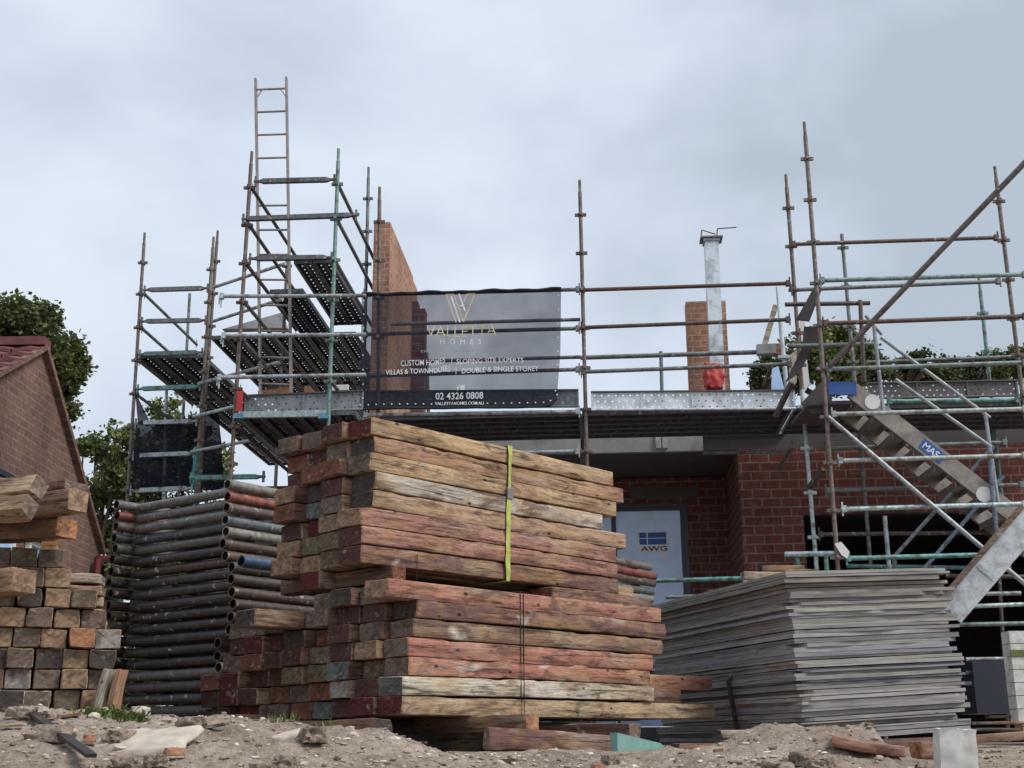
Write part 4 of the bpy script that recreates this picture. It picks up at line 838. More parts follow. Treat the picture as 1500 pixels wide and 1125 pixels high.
# white aluminium plank, lower right
a, b = at(1392, 900, dD-.3), at(1515, 757, dD-.5); o = MB(); o.bar(a, b, .05, .26, tint=S(205, 210, 212)); w_ = o.build("leaning_plank", "galv"); tag(w_, "wide pale aluminium plank leaning steeply at the right edge", "plank")
o = MB(); d_ = (b-a).normalized(); nn = Vector((-d_.z, 0, d_.x)); o.bar(a+nn*.16-d_*.1, b+nn*.16, .045, .06, tint=S(120, 108, 100)); tag(o.build("timber_rail", "wood"), "thin dark timber leaning along the upper edge of the pale plank", "timber")
o = MB(); c = a.lerp(b, .42)-ey*.035; o.bar(c-d_*.0-nn*.11, c+nn*.11, .02, .05, tint=S(180, 186, 190)); o.build("cleat", "galv", w_)
# galvanised prop and timber
pr = empty("steel_prop", fa(1155, 572, .9), "bright galvanised adjustable prop standing on the middle deck", "prop")
o = MB(); o.tube(fa(1138, 420, .9), fa(1144, 500, .9), .016, n=10, tint=TL); o.build("inner_tube", "galv", pr)
o = MB(); o.tube(fa(1143, 470, .9), fa(1153, 575, .9), .028, n=12, tint=S(200, 210, 212)); o.build("outer_tube", "galv", pr)
o = MB(); o.box(fa(1148, 523, .85), ex*.07, ey*.03, ez*.018, 0, TL); o.build("clamp", "galv", pr)
def quadplate(name, q, v, th, mat, label, cat, tint=(.5, .5, .5, 1), parent=None):
    ps = [fa(*c, v) for c in q]; n = len(ps); o = MB(); o.add(ps+[p+ey*th for p in ps], [tuple(range(n)), tuple(range(2*n-1, n-1, -1))]+[(i, n+i, n+(i+1) % n, (i+1) % n) for i in range(n)], 0, tint); ob = o.build(name, mat, parent)
    return tag(ob, label, cat) if not parent else ob
quadplate("timber_stud", ((1133, 445), (1140, 448), (1124, 507), (1116, 505)), 1.1, .07, "wood", "short timber stud leaning beside the galvanised prop", "timber", SIDE["bleached grey"])
quadplate("timber_stud", ((1172, 470), (1179, 470), (1182, 500), (1174, 500)), .5, .02, "white", "short white metal strip beside the corner pole above the deck", "strip")
quadplate("metal_strip", ((1173, 527), (1182, 526), (1186, 562), (1177, 577)), .5, .02, "white", "long white metal strip leaning beside the corner pole", "strip")
quadplate("steel_box", ((1109, 504), (1136, 503), (1137, 517), (1110, 518)), 1.0, .12, "concrete", "small grey steel box resting on the inner guard rail", "box")
quadplate("timber_block", ((1136, 503), (1147, 503), (1147, 519), (1137, 519)), 1.0, .1, "wood", "brown timber block beside the grey steel box", "timber", SIDE["brown"])
quadplate("offcut_sheet", ((1131, 540), (1140, 536), (1149, 570), (1130, 572)), 1.15, .02, "film", "pale panel leaning behind the galvanised prop", "offcut")
quadplate("offcut_sheet", ((1157, 520), (1167, 513), (1167, 560), (1155, 575)), 1.15, .02, "stone", "tan offcut sheet leaning behind the corner pole", "offcut")
quadplate("orange_block", ((446, 566), (455, 566), (463, 576), (445, 577)), .5, .06, "tan_brick", "small orange brick piece on the deck left of the banner", "brick")
quadplate("white_bar", ((485, 564), (510, 563), (510, 571), (485, 572)), .7, .04, "white", "white foam strip lying on the deck left of the banner", "strip")
quadplate("board_stack", ((378, 572), (424, 566), (424, 577), (378, 578)), .8, .2, "wood", "brown board lying on the deck at the foot of the ladder", "board", SIDE["orange-brown"])
# gable roof piece far behind the ladder
quadplate("far_gable", ((325, 482), (412, 458), (420, 480)), 6.0, .2, "concrete", "small pale gable just visible behind the ladder tower", "gable")
# ================================================================== banner
bw_px = ((530, 431), (822, 423), (820, 598), (528, 601))
bTL, bTR, bBR, bBL = [fa(*c, -.06) for c in bw_px]
def cloth(s, t, off=0.0):
    p = bTL.lerp(bTR, s).lerp(bBL.lerp(bBR, s), t)
    w = .016*math.sin(s*17+t*5)*t + .02*noise.noise(Vector((s*5, t*4, 1)))*1.2 + .012*noise.noise(Vector((s*16, t*9, 4)))
    w *= min(1, 4*t+.15)
    pull = .0
    if s > .93: pull = -(s-.93)*(.9)*max(0, (t-.55))*1.2
    fold = .018*math.exp(-((s-.44)/.03)**2)*math.exp(-((t-.6)/.12)**2)
    sag = -.012*math.sin(math.pi*s*3)**2*(1-t)
    return p - ey*(w+.01+off) + ex*pull + ez*(fold+sag + .02*noise.noise(Vector((s*4, t*3, 9)))*t*(1-t)*2 + (.10*max(0, (s-.93)/.07)**2*max(0, (t-.5)*2)))
mb = MB(); nu, nv = 70, 44
mb.add([cloth(i/nu, j/nv) for j in range(nv+1) for i in range(nu+1)], [(j*(nu+1)+i, (j+1)*(nu+1)+i, (j+1)*(nu+1)+i+1, j*(nu+1)+i+1) for j in range(nv) for i in range(nu)], 0, smooth=True)
ban = mb.build("banner", "net"); tag(ban, "dark see-through mesh banner with gold monogram and white lettering on the scaffold", "banner")
def st_of(px, py):
    s = (px-529)/292.5; yt = 431-8*s; yb = 601-3*s; return s, (py-yt)/(yb-yt)
def put(vs, fs, name, mat, off=.006):
    o = MB(); o.add([cloth(*st_of(v[0], v[1]), off) for v in vs], [tuple(reversed(f)) for f in fs]); return o.build(name, mat, ban)
def line_text(body, x0, x1, ybase, cap, mat, name, bold=.0, slope=0.0, spacing=1.0, wig=0.0):
    vs, fs = text_mesh(body, 1.0, "LEFT", bold, spacing=spacing); xa = min(v.x for v in vs); xb = max(v.x for v in vs); ya = max(v.y for v in vs)
    out = []
    for v in vs:
        q = (v.x-xa)/(xb-xa); out.append((x0+(x1-x0)*q, ybase - v.y/ya*cap + slope*(x0+(x1-x0)*q-x0) + wig*math.exp(-((x0+(x1-x0)*q-652)/7)**2)))
    return put(out, fs, name, mat)
line_text("VALLETTA", 626, 728, 496, 16, "gold", "lettering", -.014, -.035)
line_text("HOMES", 646, 706, 506, 7.5, "print", "lettering", -.004, -.02, 2.2)
line_text("DESIGN  QUALITY  BUILT", 618, 737, 518, 3.2, "faint", "lettering", 0, -.03)
line_text("CUSTOM HOMES", 588, 653, 537, 8.0, "print", "lettering", .003, -.03, wig=-2.5)
line_text("SLOPING SITE EXPERTS", 670, 768, 534, 7.5, "print", "lettering", .003, -.025)
line_text("VILLAS & TOWNHOUSES", 566, 661, 550, 7.5, "print", "lettering", .003, -.035, wig=-2.0)
line_text("DOUBLE & SINGLE STOREY", 678, 790, 548, 7.5, "print", "lettering", .003, -.04)
line_text("02 4326 0808", 640, 710, 585.5, 9.5, "print", "lettering", .012, -.01)
line_text("VALLETTAHOMES.COM.AU", 639, 711, 593.5, 4.5, "print", "lettering", .006, 0)
def strip(pts_, w, mat):
    for (a, b) in zip(pts_, pts_[1:]):
        dx, dy = b[0]-a[0], b[1]-a[1]; l_ = math.hypot(dx, dy); n_ = (-dy/l_*w/2, dx/l_*w/2); k = max(2, int(l_/3)); vv = []; ff = []
        for i in range(k+1): x, y = a[0]+dx*i/k, a[1]+dy*i/k; vv += [(x+n_[0], y+n_[1]), (x-n_[0], y-n_[1])]
        for i in range(k): ff.append((2*i, 2*i+1, 2*i+3, 2*i+2))
        put(vv, ff, "logo_stroke", mat)
z5 = lambda x, y: (560+x/5.77, 415+y/5.77)
strip([z5(628, 330), z5(540, 92), z5(605, 86), z5(690, 325), z5(785, 84), z5(716, 88), z5(692, 150)], 2.1, "gold")
strip([z5(585, 108), z5(660, 330)], 2.3, "print"); strip([z5(650, 84), z5(703, 232)], 2.3, "print"); strip([z5(660, 190), z5(690, 180)], 1.6, "print")
strip([(663, 525), (663, 534)], .8, "print"); strip([(669.5, 539), (669.5, 549)], .8, "print")
put([(676, 565), (683, 565), (683, 572), (676, 572)], [(0, 3, 2, 1)], "logo_icon", "print"); strip([(672.5, 573), (672.5, 566), (674.5, 565)], 1.1, "print"); strip([(670.5, 569), (674.5, 569)], 1., "print")
mb = MB()
for i in range(26):
    c = cloth(i/25, .955, .008); mb.tube(c, c-ey*.004, .009, n=8)
for j in range(8):
    for s_ in (.012, .988): c = cloth(s_, .06+j*.12, .008); mb.tube(c, c-ey*.004, .009, n=8)
mb.build("eyelets", "print", ban)
mb = MB(); pp = [cloth(i/24, 0.0, .0)+ez*.008*math.sin(i*1.7) for i in range(25)]
for a, b in zip(pp, pp[1:]): mb.tube(a, b, .021, n=8)
mb.build("top_hem", "black", ban)
mb = MB(); pp = [cloth(i/24, .99, .0) for i in range(25)]
for a, b in zip(pp, pp[1:]): mb.tube(a, b, .014, n=8)
mb.build("bottom_hem", "black", ban)
quad = ((200, 622), (268, 620), (262, 714), (192, 716))
mb = MB(); q4 = [at(*c, dJ-.09) for c in quad]
mb.add([q4[0].lerp(q4[1], i/24).lerp(q4[3].lerp(q4[2], i/24), j/24) - ey*.03*noise.noise(Vector((i*.25, j*.15, 0))) for j in range(25) for i in range(25)], [(j*25+i, (j+1)*25+i, (j+1)*25+i+1, j*25+i+1) for j in range(24) for i in range(24)], 0, smooth=True)
q3 = [at(198, 574, dJ-.09), at(222, 622, dJ-.09), at(202, 622, dJ-.09)]; mb.add(q3, [(0, 1, 2)])
tag(mb.build("shade_netting", "net2"), "dark shade netting tied low on the end tower beside the trees", "netting")
quad = ((268, 615), (320, 600), (330, 720), (262, 716)); mb = MB(); q4 = [at(*c, dJ+2.3) for c in quad]
mb.add([q4[0].lerp(q4[1], i/12).lerp(q4[3].lerp(q4[2], i/12), j/12) - ey*.05*noise.noise(Vector((i*.4, j*.3, 0))) for j in range(13) for i in range(13)], [(j*13+i, (j+1)*13+i, (j+1)*13+i+1, j*13+i+1) for j in range(12) for i in range(12)], 0, smooth=True)
tag(mb.build("shade_netting", "net2"), "second dark netting panel behind the double poles of the end tower", "netting")
# ================================================================== unfinished house
hs_ = empty("unfinished_house", B(3, 2, 1.5), "unfinished red brick house with concrete slab, porch and dark garage opening", "house")
hs_.rotation_euler = (0, 0, -BA)
HM = Matrix.Translation(B(0, 0, 0)) @ Matrix.Rotation(-BA, 4, "Z")
def hbox(name, u0_, u1_, v0, v1, z0, z1, mat, parent=hs_, bevel=0):
    m_ = MB(); m_.box(((u0_+u1_)/2, (v0+v1)/2, (z0+z1)/2), ((u1_-u0_)/2, 0, 0), (0, (v1-v0)/2, 0), (0, 0, (z1-z0)/2)); o = m_.build(name, mat)
    if parent: o.parent = parent; o.matrix_parent_inverse = (Matrix.Translation(parent.location) @ Matrix.Rotation(parent.rotation_euler.z, 4, "Z")).inverted()
    o.matrix_basis = HM.copy(); return o
def uu(px, py, v): return (fa(px, py, v)-O).dot(ex)
VW = 1.45
zs0 = fa(950, 659, VW).z; zs1 = zs0 + .24
uc = uu(1086, 760, VW); ug = uu(1180, 800, VW); zg = fa(1250, 752, VW).z; uR = 11.0
hbox("pier_wall", uc, ug, VW, VW+1.72, 1.3, zs0-.02, "red_brick")
hbox("wall_over_garage", ug, uR, VW, VW+.24, zg, zs0-.02, "red_brick")
hbox("lintel", ug, uR, VW+.02, VW+.22, zg-.012, zg-.001, "dark")
hbox("garage_side_wall", uR-.2, uR, VW+.25, 14, 1.3, zs0-.02, "soffit"); hbox("garage_back_wall", ug-.2, uR, 14.0, 14.2, 1.3, zs0-.02, "soffit"); hbox("garage_inner_wall", ug-.24, ug-.002, VW+1.73, 13.99, 1.3, zs0-.02, "soffit")  # inner walls coloured dark to stand in for the darkness inside the garage
VB = VW+1.75; uL = uu(352, 680, VB); uD0 = uu(900, 800, VB); uD1 = uu(1009, 800, VB); zdt = fa(960, 737, VB).z
hbox("porch_back_wall", uD1, uc-.001, VB, VB+.24, 1.3, zs0-.02, "red_brick"); hbox("porch_back_wall", uL, uD0-1.1, VB, VB+.24, 1.3, zs0-.02, "red_brick"); hbox("porch_back_wall", uD0-1.1, uD1, VB, VB+.24, zdt, zs0-.02, "red_brick")
hbox("door_lintel", uu(922, 720, VB), uu(1024, 720, VB), VB-.02, VB+.05, fa(960, 730, VB).z, fa(960, 713, VB).z, "soffit")
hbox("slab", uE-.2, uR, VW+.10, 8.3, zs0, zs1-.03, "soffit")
hbox("edge_beam", uE, uu(1030, 650, VW), VW+.02, VW+.098, zs0-.02, zs1, "concrete")
hbox("edge_strip", uu(1030, 650, VW)+.002, uu(1152, 650, VW), VW+.02, VW+.098, zs1-.06, zs1, "concrete")
for px in (966, 976): hbox("beam_bracket", uu(px, 645, VW)-.05, uu(px, 645, VW)+.02, VW-.02, VW+.018, zs0+.02, zs1-.03, "galv")
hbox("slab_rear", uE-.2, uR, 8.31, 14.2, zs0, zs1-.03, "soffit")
# window / glazed door
win = empty("glazed_door", B(uD0, VB, 1.6), None, None); win.name = "glazed_door"; win.parent = hs_; win.matrix_parent_inverse = (Matrix.Translation(hs_.location) @ Matrix.Rotation(-BA, 4, "Z")).inverted()
def wbox(name, u0_, u1_, z0, z1, v0, v1, mat):
    m_ = MB(); c = B((u0_+u1_)/2, (v0+v1)/2, (z0+z1)/2); m_.box(c, ex*(u1_-u0_)/2, ey*(v1-v0)/2, ez*(z1-z0)/2); o = m_.build(name, mat); o.parent = win
    o.matrix_parent_inverse = ((Matrix.Translation(hs_.location) @ Matrix.Rotation(-BA, 4, "Z")) @ (Matrix.Translation(hs_.location) @ Matrix.Rotation(-BA, 4, "Z")).inverted() @ Matrix.Translation(win.location)).inverted(); return o
zb_ = 1.78
wbox("sill", uD0-1.1, uD1, 1.3, 1.775, VB+.0, VB+.2, "soffit")
fr = .055
wbox("frame", uD0-1.1, uD1, zdt-fr, zdt, VB+.02, VB+.12, "dark"); wbox("frame", uD1-fr, uD1, zb_, zdt-fr-.001, VB+.02, VB+.12, "dark"); wbox("frame", uD0+.02-.05, uD0+.03, zb_, zdt-fr-.001, VB+.02, VB+.12, "dark"); wbox("frame", uD0-1.1, uD0-1.05, zb_, zdt-fr-.001, VB+.02, VB+.12, "dark")
wbox("sash", uD1-fr-.045, uD1-fr-.002, zb_, zdt-fr-.002, VB+.035, VB+.1, "dark"); wbox("sash", uD0+.032, uD1-fr-.047, zdt-fr-.045, zdt-fr-.002, VB+.035, VB+.1, "dark")
wbox("pane", uD0+.033, uD1-fr-.048, zb_, zdt-fr-.047, VB+.06, VB+.068, "film"); wbox("pane", uD0-1.045, uD0-.035, zb_, zdt-fr-.003, VB+.06, VB+.068, "film")
su0, su1 = uu(934, 793, VB), uu(979, 793, VB); sz0, sz1 = fa(957, 808, VB).z, fa(957, 777, VB).z
wbox("sticker", su0, su1, sz0, sz1, VB+.054, VB+.058, "decal"); wf, zf = (su1-su0), (sz1-sz0)
for a, b, c_, d_2 in ((.06, .30, .68, .93), (.34, .94, .68, .93), (.06, .30, .36, .64), (.34, .94, .36, .64)): wbox("sticker_panel", su0+wf*a, su0+wf*b, sz0+zf*c_, sz0+zf*d_2, VB+.051, VB+.0535, "blue_text")
vs, fs = text_mesh("AWG", .17, "CENTER", .004); o = MB(); o.add([B((su0+su1)/2+.02+v.x*.9, VB+.051, sz0+zf*.06+v.y*.55) for v in vs], fs); ob = o.build("sticker_text", "maroon"); ob.parent = win; ob.matrix_parent_inverse = Matrix.Translation(win.location).inverted()
# tube in front of door
mb = MB(); mb.tube(at(955, 851, 13.6), at(1095, 847, 13.4), .0242, n=12, tint=TT); tag(mb.build("loose_tube", "tube"), "pale green scaffold tube crossing in front of the glazed door", "tube")
mb = MB(); mb.tube(at(975, 875, 13.9), at(1050, 872, 13.9), .022, n=12, tint=TB); tag(mb.build("loose_tube", "tube"), "grey scaffold tube just above the plywood stack at its left end", "tube")
# gable fin wall
def wallthing(name, pts_uz, v0, v1, mat, label, cat="wall", along="u"):
    "prism: polygon in (u,z), extruded v0..v1, or polygon in (v,z) extruded in u"
    m_ = MB(); n_ = len(pts_uz)
    if along == "u": A_ = [(u_, v0, z_) for u_, z_ in pts_uz]; B_ = [(u_, v1, z_) for u_, z_ in pts_uz]
    else: A_ = [(v0, v_, z_) for v_, z_ in pts_uz]; B_ = [(v1, v_, z_) for v_, z_ in pts_uz]
    m_.add(A_+B_, [tuple(range(n_)), tuple(range(2*n_-1, n_-1, -1))]+[(i, n_+i, n_+(i+1) % n_, (i+1) % n_) for i in range(n_)]); o = m_.build(name, mat); o.matrix_basis = HM.copy(); return tag(o, label, cat)
vf = 1.6; uf0, uf1 = uu(546, 400, vf), uu(570, 400, vf); zf0 = zs1; zf1 = fa(568, 325, vf).z
wallthing("brick_wall", [(vf, zf0), (vf+2.9, zf0), (vf+2.9, zf1-1.25), (vf+2.65, zf1-1.25), (vf+2.65, zf1-.05), (vf+2.2, zf1-.05), (vf+2.2, zf1), (vf, zf1)], uf0, uf1, "tan_brick", "tall narrow orange brick wall standing behind the banner", along="v")
mb = MB(); vf2 = 3.7; a0 = uu(602, 500, vf2)
pr_ = [(a0, zs1), (uu(622, 500, vf2), zs1), (uu(622, 500, vf2), fa(615, 452, vf2).z), (uu(611, 500, vf2), fa(615, 452, vf2).z), (uu(611, 500, vf2), fa(608, 441, vf2).z), (a0, fa(608, 441, vf2).z)]
wallthing("brick_wall", pr_, vf2, vf2+.24, "red_brick", "low stepped dark brick wall seen through the banner")
vc = 3.4; wallthing("brick_wall", [(uu(1007, 500, vc), zs1), (uu(1066, 500, vc), zs1), (uu(1066, 500, vc), fa(1035, 441, vc).z), (uu(1007, 500, vc), fa(1035, 441, vc).z)], vc, vc+.24, "tan_brick", "orange brick pier behind the galvanised steel column")
col = empty("steel_column", fa(1050, 575, vc-.3), "galvanised square steel column with cap plate and bent rods", "column")
o = MB(); ct, cb_ = fa(1041.5, 352, vc-.3), fa(1051.5, 575, vc-.3); o.bar(ct, cb_, .2, .2, tint=S(205, 216, 222), upv=ey); o.build("shaft", "galv", col)
o = MB(); o.box(ct+ez*.01, ex*.165, ey*.14, ez*.012, 0, S(120, 120, 124)); o.box(ct+ez*.0-ez*.03, ex*.12, ey*.12, ez*.02, 0, S(150, 150, 154)); o.build("cap_plate", "galv", col)
for pts3 in ([(1027, 346), (1028, 337), (1048, 343)], [(1050, 345), (1051, 335), (1079, 333)]):
    o = MB(); q = [fa(x, y, vc-.3) for x, y in pts3]
    for a, b in zip(q, q[1:]): o.tube(a, b, .009, n=8, tint=TD)
    o.build("bent_rod", "tube", col)
rbp = fa(1046, 562, vc-.5); o = slab("red_bag", 1046, 562, rbp.y, .26, .2, .36, R(10), "red", "crumpled red bag at the foot of the galvanised column", "bag", seed=77, jag=.16, lift=.0001); o.location = rbp
# things at the garage
bp = empty("block_pallet", at(1500, 1068, 12.0), "pallet of pale blocks with green strap at the right edge", "pallet")
o = MB(); a = at(1480, 1058, 12.0); 
for k in range(7): o.box(a+Vector((.66, .1, .06+k*.118)), (.58, 0, 0), (0, .1, 0), (0, 0, .056))
o.build("blocks", "cblock", bp)
o = MB(); o.box(a+Vector((.66, -.003, .62)), (.59, 0, 0), (0, .006, 0), (0, 0, .03)); o.build("strap", "grass", bp)
for k in range(3): o = MB(); o.box(a+Vector((.16+k*.5, .1, -.05)), (.05, 0, 0), (0, .1, 0), (0, 0, .05), 0, SIDE["bleached grey"]); o.build("pallet_bearer", "wood", bp)
p = at(1456, 1045, 14.2); o = MB(); o.box(p+Vector((0, .3, .28)), (.18, 0, 0), (0, .3, 0), (0, 0, .28)); tag(o.build("storage_bin", "dark"), "dark storage bin in the shade of the garage", "bin")
for k, (px, py, y, L, az, lb) in enumerate(((1425, 1062, 11.5, .9, 5, "broken boards heaped left of the block pallet"), (1450, 1052, 12.2, 1.1, -8, "dark board on the debris by the garage"), (1430, 1072, 10.6, .7, 14, "flat grey board on the dirt right of the plywood stack"))): scrap(px, py, y, L*.6, .22, .025, R(az), "dark grey", "charcoal", lb, 870+k)
# ================================================================== old house on the left
XW = -5.0
def aw(px, py):
    d = fw + rt*((px-750)/F_PX) + up*((562.5-py)/F_PX); return Vector((0, 0, CAMZ)) + d*(XW/d.x)
pk = aw(62, 513); rb2 = aw(147, 812); lb2 = aw(0, 548)
oh = empty("old_house", (XW, pk.y, 1.3), "old brown brick house with red tiled roof at the left edge", "house")
sl = (lb2-pk); sl = sl/(abs(sl.y)); le_ = pk+sl*3.2; 
sr = (rb2-pk); sr = sr/abs(sr.y); re_ = pk+sr*(rb2.y-pk.y)
m_ = MB(); poly = [Vector((XW, le_.y, 1.2)), Vector((XW, re_.y, 1.2)), re_, pk, le_]
m_.add(poly+[p+Vector((-.25, 0, 0)) for p in poly], [(0, 1, 2, 3, 4), (9, 8, 7, 6, 5)]+[(i, 5+i, 5+(i+1) % 5, (i+1) % 5) for i in range(5)]); m_.build("gable_wall", "old_brick", oh)
m_ = MB(); a, b = pk, le_; nrow = 14
for k in range(nrow):
    p0 = a.lerp(b, k/nrow)+ez*.03; p1 = a.lerp(b, (k+1)/nrow)+ez*.075; 
    for c in range(30):
        x0 = XW+.06-c*.3; z1 = .03*math.sin(c)
        q = [p1.copy() for _ in range(4)]
        v = [Vector((x0, p0.y, p0.z)), Vector((x0-.29, p0.y, p0.z)), Vector((x0-.29, p1.y, p1.z)), Vector((x0, p1.y, p1.z))]
        mid = [Vector((x0-.145, p0.y, p0.z+.02)), Vector((x0-.145, p1.y, p1.z+.025))]
        m_.add(v+mid+[v[2]-ez*.04, v[3]-ez*.04, mid[1]-ez*.04], [(0, 4, 5, 3), (4, 1, 2, 5), (3, 5, 8, 7), (5, 2, 6, 8)], 0)
m_.build("roof", "tile", oh)
m_ = MB(); m_.bar(pk+Vector((.05, 0, .08)), pk+Vector((-9, 0, .08)), .2, .09); m_.build("ridge_cap", "tile", oh)
m_ = MB(); m_.bar(pk+Vector((.03, 0, .03)), le_+Vector((.03, 0, .03)), .06, .05); m_.bar(pk+Vector((.03, 0, .02)), re_+Vector((.03, 0, .02)), .07, .06); m_.build("verge", "old_brick", oh)
m_ = MB(); rp = [pk+Vector((.02, 0, .03)), re_+Vector((.02, 0, .03)), re_+Vector((-9, 0, .03)), pk+Vector((-9, 0, .03))]; m_.add(rp+[p+ez*.05 for p in rp], [(0, 1, 2, 3), (7, 6, 5, 4), (0, 4, 5, 1), (1, 5, 6, 2), (2, 6, 7, 3), (3, 7, 4, 0)]); m_.build("roof_rear", "soffit", oh)
m_ = MB(); m_.box(Vector((XW-4.6, (le_.y+re_.y)/2, 1.9)), (4.3, 0, 0), (0, (re_.y-le_.y)/2-.05, 0), (0, 0, .7)); m_.build("side_walls", "old_brick", oh)
def wwin(q, name="window"):
    ps = [aw(*c) for c in q]; y0 = min(p.y for p in ps); y1 = max(p.y for p in ps); z0 = min(p.z for p in ps); z1 = max(p.z for p in ps); return y0, y1, z0, z1
for (y0, y1, z0, z1) in ((aw(-60, 700).y, aw(24, 714).y, aw(24, 832).z, aw(24, 714).z), (aw(36, 800).y, aw(56, 800).y, aw(50, 850).z, aw(50, 795).z)):
    w_ = MB(); t = .05
    for a_, b_, c_, d_ in ((y0, y1, z1-t, z1), (y0, y1, z0, z0+t), (y0, y0+t, z0+t+.001, z1-t-.001), (y1-t, y1, z0+t+.001, z1-t-.001)): w_.box(Vector((XW+.03, (a_+b_)/2, (c_+d_)/2)), (.025, 0, 0), (0, (b_-a_)/2, 0), (0, 0, (d_-c_)/2))
    wo = w_.build("window", "white", oh); w2 = MB(); w2.box(Vector((XW+.02, (y0+y1)/2, (z0+z1)/2)), (.01, 0, 0), (0, (y1-y0)/2-t, 0), (0, 0, (z1-z0)/2-t)); g_ = w2.build("pane", "film"); g_.parent = wo
    w3 = MB(); w3.box(Vector((XW+.05, (y0+y1)/2, z1+.03)), (.06, 0, 0), (0, (y1-y0)/2+.05, 0), (0, 0, .02)); g_ = w3.build("head", "dark"); g_.parent = wo
    for g_ in wo.children: g_.matrix_parent_inverse = wo.matrix_basis.inverted(); 
m_ = MB(); a = re_+Vector((.09, -.35, -.1)); m_.tube(a, Vector((a.x, a.y, 1.3)), .045, n=10); m_.tube(a, a+Vector((.02, .3, .04)), .04, n=10); m_.build("downpipe", "maroon", oh)
# ================================================================== trees
def tree(lobes, d, mat, label, leaf=.11, dens=1.0, seed=1, trunk=None, spread=.8):
    rg = random.Random(seed); cs = []
    for px, py, rp in lobes:
        dd = d+rg.uniform(-1, 1)*spread; c = at(px, py, dd); cs.append((c, rp/F_PX*dd*1.05))
    base = cs[trunk if trunk is not None else 0][0]; root = empty("tree", (base.x, base.y, 1.5), label, "tree")
    mb = MB(); vs = []; fs = []
    for c, r in cs:
        for _ in range(int(r*r*1500*dens)+60):
            v = Vector((rg.gauss(0, 1), rg.gauss(0, 1), rg.gauss(0, 1))).normalized()*r*(rg.random()**.45)
            nz = noise.noise((c+v)*2.2)
            if nz < -.22: continue
            p = c+v*(1+.25*noise.noise((c+v)*3.1)); k = rg.randint(2, 4)
            for _q in range(k):
                a = Vector((rg.gauss(0, 1), rg.gauss(0, 1), rg.gauss(0, .7))).normalized(); b = a.orthogonal().normalized(); b = Matrix.Rotation(rg.uniform(0, 6.28), 3, a) @ b; s = leaf*rg.uniform(.7, 1.5)
                pp_ = p+Vector((rg.gauss(0, .07), rg.gauss(0, .07), rg.gauss(0, .06))); i0 = len(vs)
                vs += [pp_-a*s*.5, pp_+b*s*.3, pp_+a*s*.5, pp_-b*s*.3]; fs.append((i0, i0+1, i0+2, i0+3))
    mb.add(vs, fs, 0); mb.build("crown", mat, root)
    t_ = MB(); g0 = Vector((base.x, base.y, 1.5)); zc = min(c.z for c, r in cs); fork = Vector((base.x, base.y, max(2.2, zc-.3)))
    t_.tube(g0, fork, .22, .16, n=10)
    for c, r in cs:
        m1 = fork.lerp(c, .55)+Vector((rg.uniform(-.2, .2), rg.uniform(-.2, .2), .1)); t_.tube(fork, m1, .09, .05, n=7, cap=False); t_.tube(m1, c, .05, .015, n=6, cap=False)
    t_.build("trunk", "bark", root)
tree([(20, 470, 40), (58, 470, 33), (-25, 480, 55), (5, 525, 58), (58, 520, 45), (98, 512, 27), (117, 535, 15), (70, 560, 33), (92, 580, 22), (102, 603, 14), (86, 618, 13), (40, 580, 45), (107, 625, 6), (-30, 560, 60), (80, 640, 14), (110, 550, 16), (98, 660, 14)], 30, "leaf", "large dark tree rising behind the brown brick house", .13, 1.15, 21)
tree([(140, 652, 18), (172, 622, 13), (180, 652, 24), (160, 668, 20), (122, 654, 12), (175, 700, 30), (150, 722, 30), (118, 722, 16), (200, 720, 30), (205, 670, 28), (112, 690, 9), (128, 735, 20), (190, 635, 12), (130, 780, 30), (175, 780, 36), (215, 770, 36), (150, 840, 40), (210, 840, 40), (150, 910, 40), (210, 910, 40), (160, 985, 40), (215, 985, 42), (120, 1040, 40), (190, 1045, 40)], 27, "leaf2", "spreading green tree between the brown house and the end tower", .11, 1.2, 22)
tree([(232, 598, 14), (250, 588, 10), (250, 625, 26), (235, 660, 30), (280, 640, 28), (225, 700, 30), (275, 690, 32), (310, 670, 26), (320, 700, 20), (260, 760, 36), (310, 770, 34), (270, 840, 40), (330, 840, 36), (280, 920, 40), (340, 920, 36), (290, 1000, 42), (350, 1000, 36)], 28, "leaf2", "green tree seen through the end tower netting", .11, 1.1, 23)
tree([(1112, 548, 13), (1125, 532, 15), (1150, 515, 22), (1180, 500, 20), (1148, 548, 16), (1108, 562, 8)], 29, "leaf", "ragged dark tree behind the galvanised prop", .11, .75, 24)
tree([(1195, 505, 26), (1220, 497, 24), (1245, 503, 24), (1266, 517, 20), (1284, 532, 16), (1190, 535, 26), (1225, 535, 30), (1255, 545, 26), (1215, 560, 25), (1288, 548, 12), (1165, 560, 20)], 29, "leaf2", "round green tree behind the stair tower poles", .11, 1.1, 25)
tree([(1325, 536, 12), (1342, 530, 13), (1362, 525, 13), (1350, 545, 14), (1378, 532, 12), (1400, 540, 11), (1330, 552, 16), (1305, 545, 12), (1360, 552, 18), (1390, 552, 18), (1415, 553, 14)], 31, "leaf", "low tree top behind the aluminium stair handrail", .11, 1.3, 26)
tree([(1420, 536, 10), (1440, 530, 12), (1460, 528, 13), (1482, 524, 14), (1505, 526, 14), (1455, 543, 13), (1490, 543, 18), (1520, 530, 15), (1440, 550, 18), (1465, 552, 18)], 31, "leaf", "low tree top at the right edge beyond the right deck", .11, 1.3, 27)
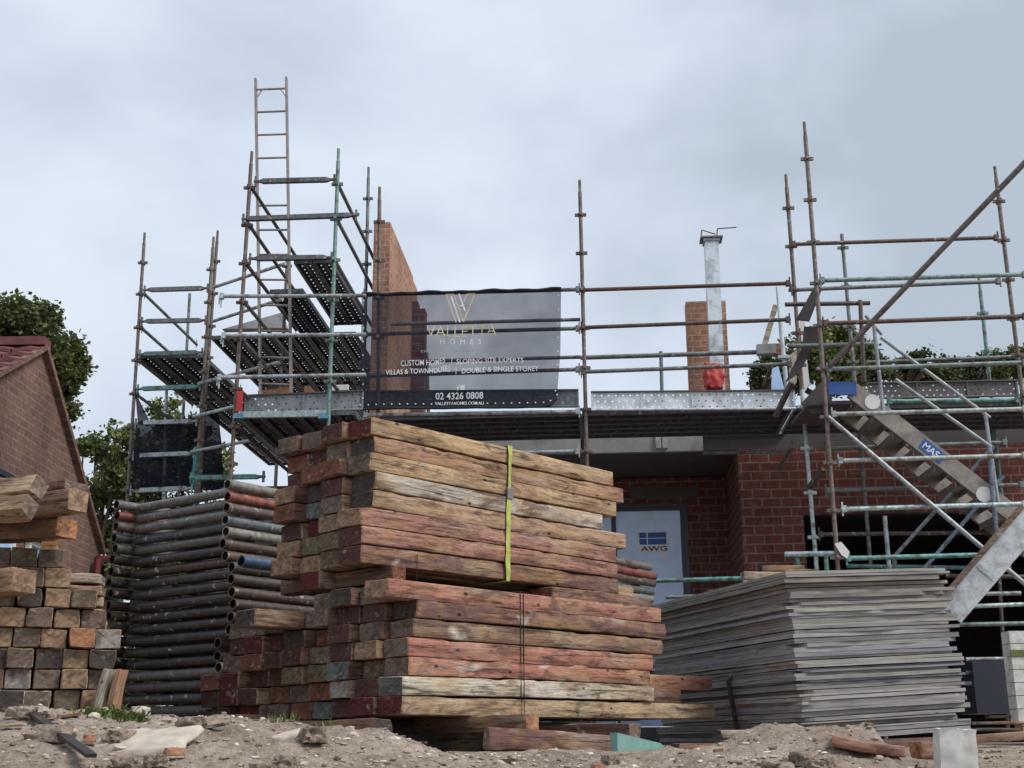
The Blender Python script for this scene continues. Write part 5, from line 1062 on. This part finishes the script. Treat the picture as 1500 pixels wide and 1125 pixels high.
# ================================================================== light
SE, SA = R(48), R(118)     # elevation, azimuth measured clockwise from +Y
w = bpy.data.worlds.new("World"); bpy.context.scene.world = w; w.use_nodes = True; nt = w.node_tree; nt.nodes.clear()
nn_ = nt.nodes.new; L_ = nt.links.new
sky = nn_("ShaderNodeTexSky"); sky.sky_type = "NISHITA"; sky.sun_disc = False; sky.sun_elevation = SE; sky.sun_rotation = SA; sky.air_density = 1.2; sky.dust_density = 2.5
b1_ = nn_("ShaderNodeBackground"); L_(sky.outputs[0], b1_.inputs[0]); b1_.inputs[1].default_value = .1
tc = nn_("ShaderNodeTexCoord"); mp = nn_("ShaderNodeMapping"); mp.inputs["Scale"].default_value = (1, 1, 1.5); mp.inputs["Location"].default_value = (.35, .1, .2); L_(tc.outputs["Generated"], mp.inputs[0])
n1_ = nn_("ShaderNodeTexNoise"); n1_.inputs["Scale"].default_value = 1.9; n1_.inputs["Detail"].default_value = 6; n1_.inputs["Roughness"].default_value = .5; n1_.inputs["Distortion"].default_value = .15; L_(mp.outputs[0], n1_.inputs["Vector"])
cr = nn_("ShaderNodeValToRGB"); L_(n1_.outputs["Fac"], cr.inputs[0]); el = cr.color_ramp.elements
el[0].position = .38; el[0].color = S(166, 177, 189); el[1].position = .62; el[1].color = S(220, 225, 234); e_ = el.new(.5); e_.color = S(196, 206, 219)
b2_ = nn_("ShaderNodeBackground"); L_(cr.outputs[0], b2_.inputs[0]); b2_.inputs[1].default_value = .88
mx = nn_("ShaderNodeMixShader"); mx.inputs[0].default_value = .93; L_(b1_.outputs[0], mx.inputs[1]); L_(b2_.outputs[0], mx.inputs[2])
ou = nn_("ShaderNodeOutputWorld"); L_(mx.outputs[0], ou.inputs[0])
sl_ = bpy.data.lights.new("sun", "SUN"); sl_.energy = 2.1; sl_.angle = R(24); sl_.color = (1, .95, .88); so = bpy.data.objects.new("sun", sl_); C.objects.link(so)
sdv = Vector((math.sin(SA)*math.cos(SE), math.cos(SA)*math.cos(SE), math.sin(SE))); so.rotation_euler = (-sdv).to_track_quat("-Z", "Y").to_euler()
sc = bpy.context.scene; sc.view_settings.view_transform = "Standard"; sc.view_settings.look = "None"; sc.view_settings.exposure = .55; sc.view_settings.gamma = 1
sc.render.engine = "CYCLES"; sc.cycles.transparent_max_bounces = 16; sc.cycles.max_bounces = 6
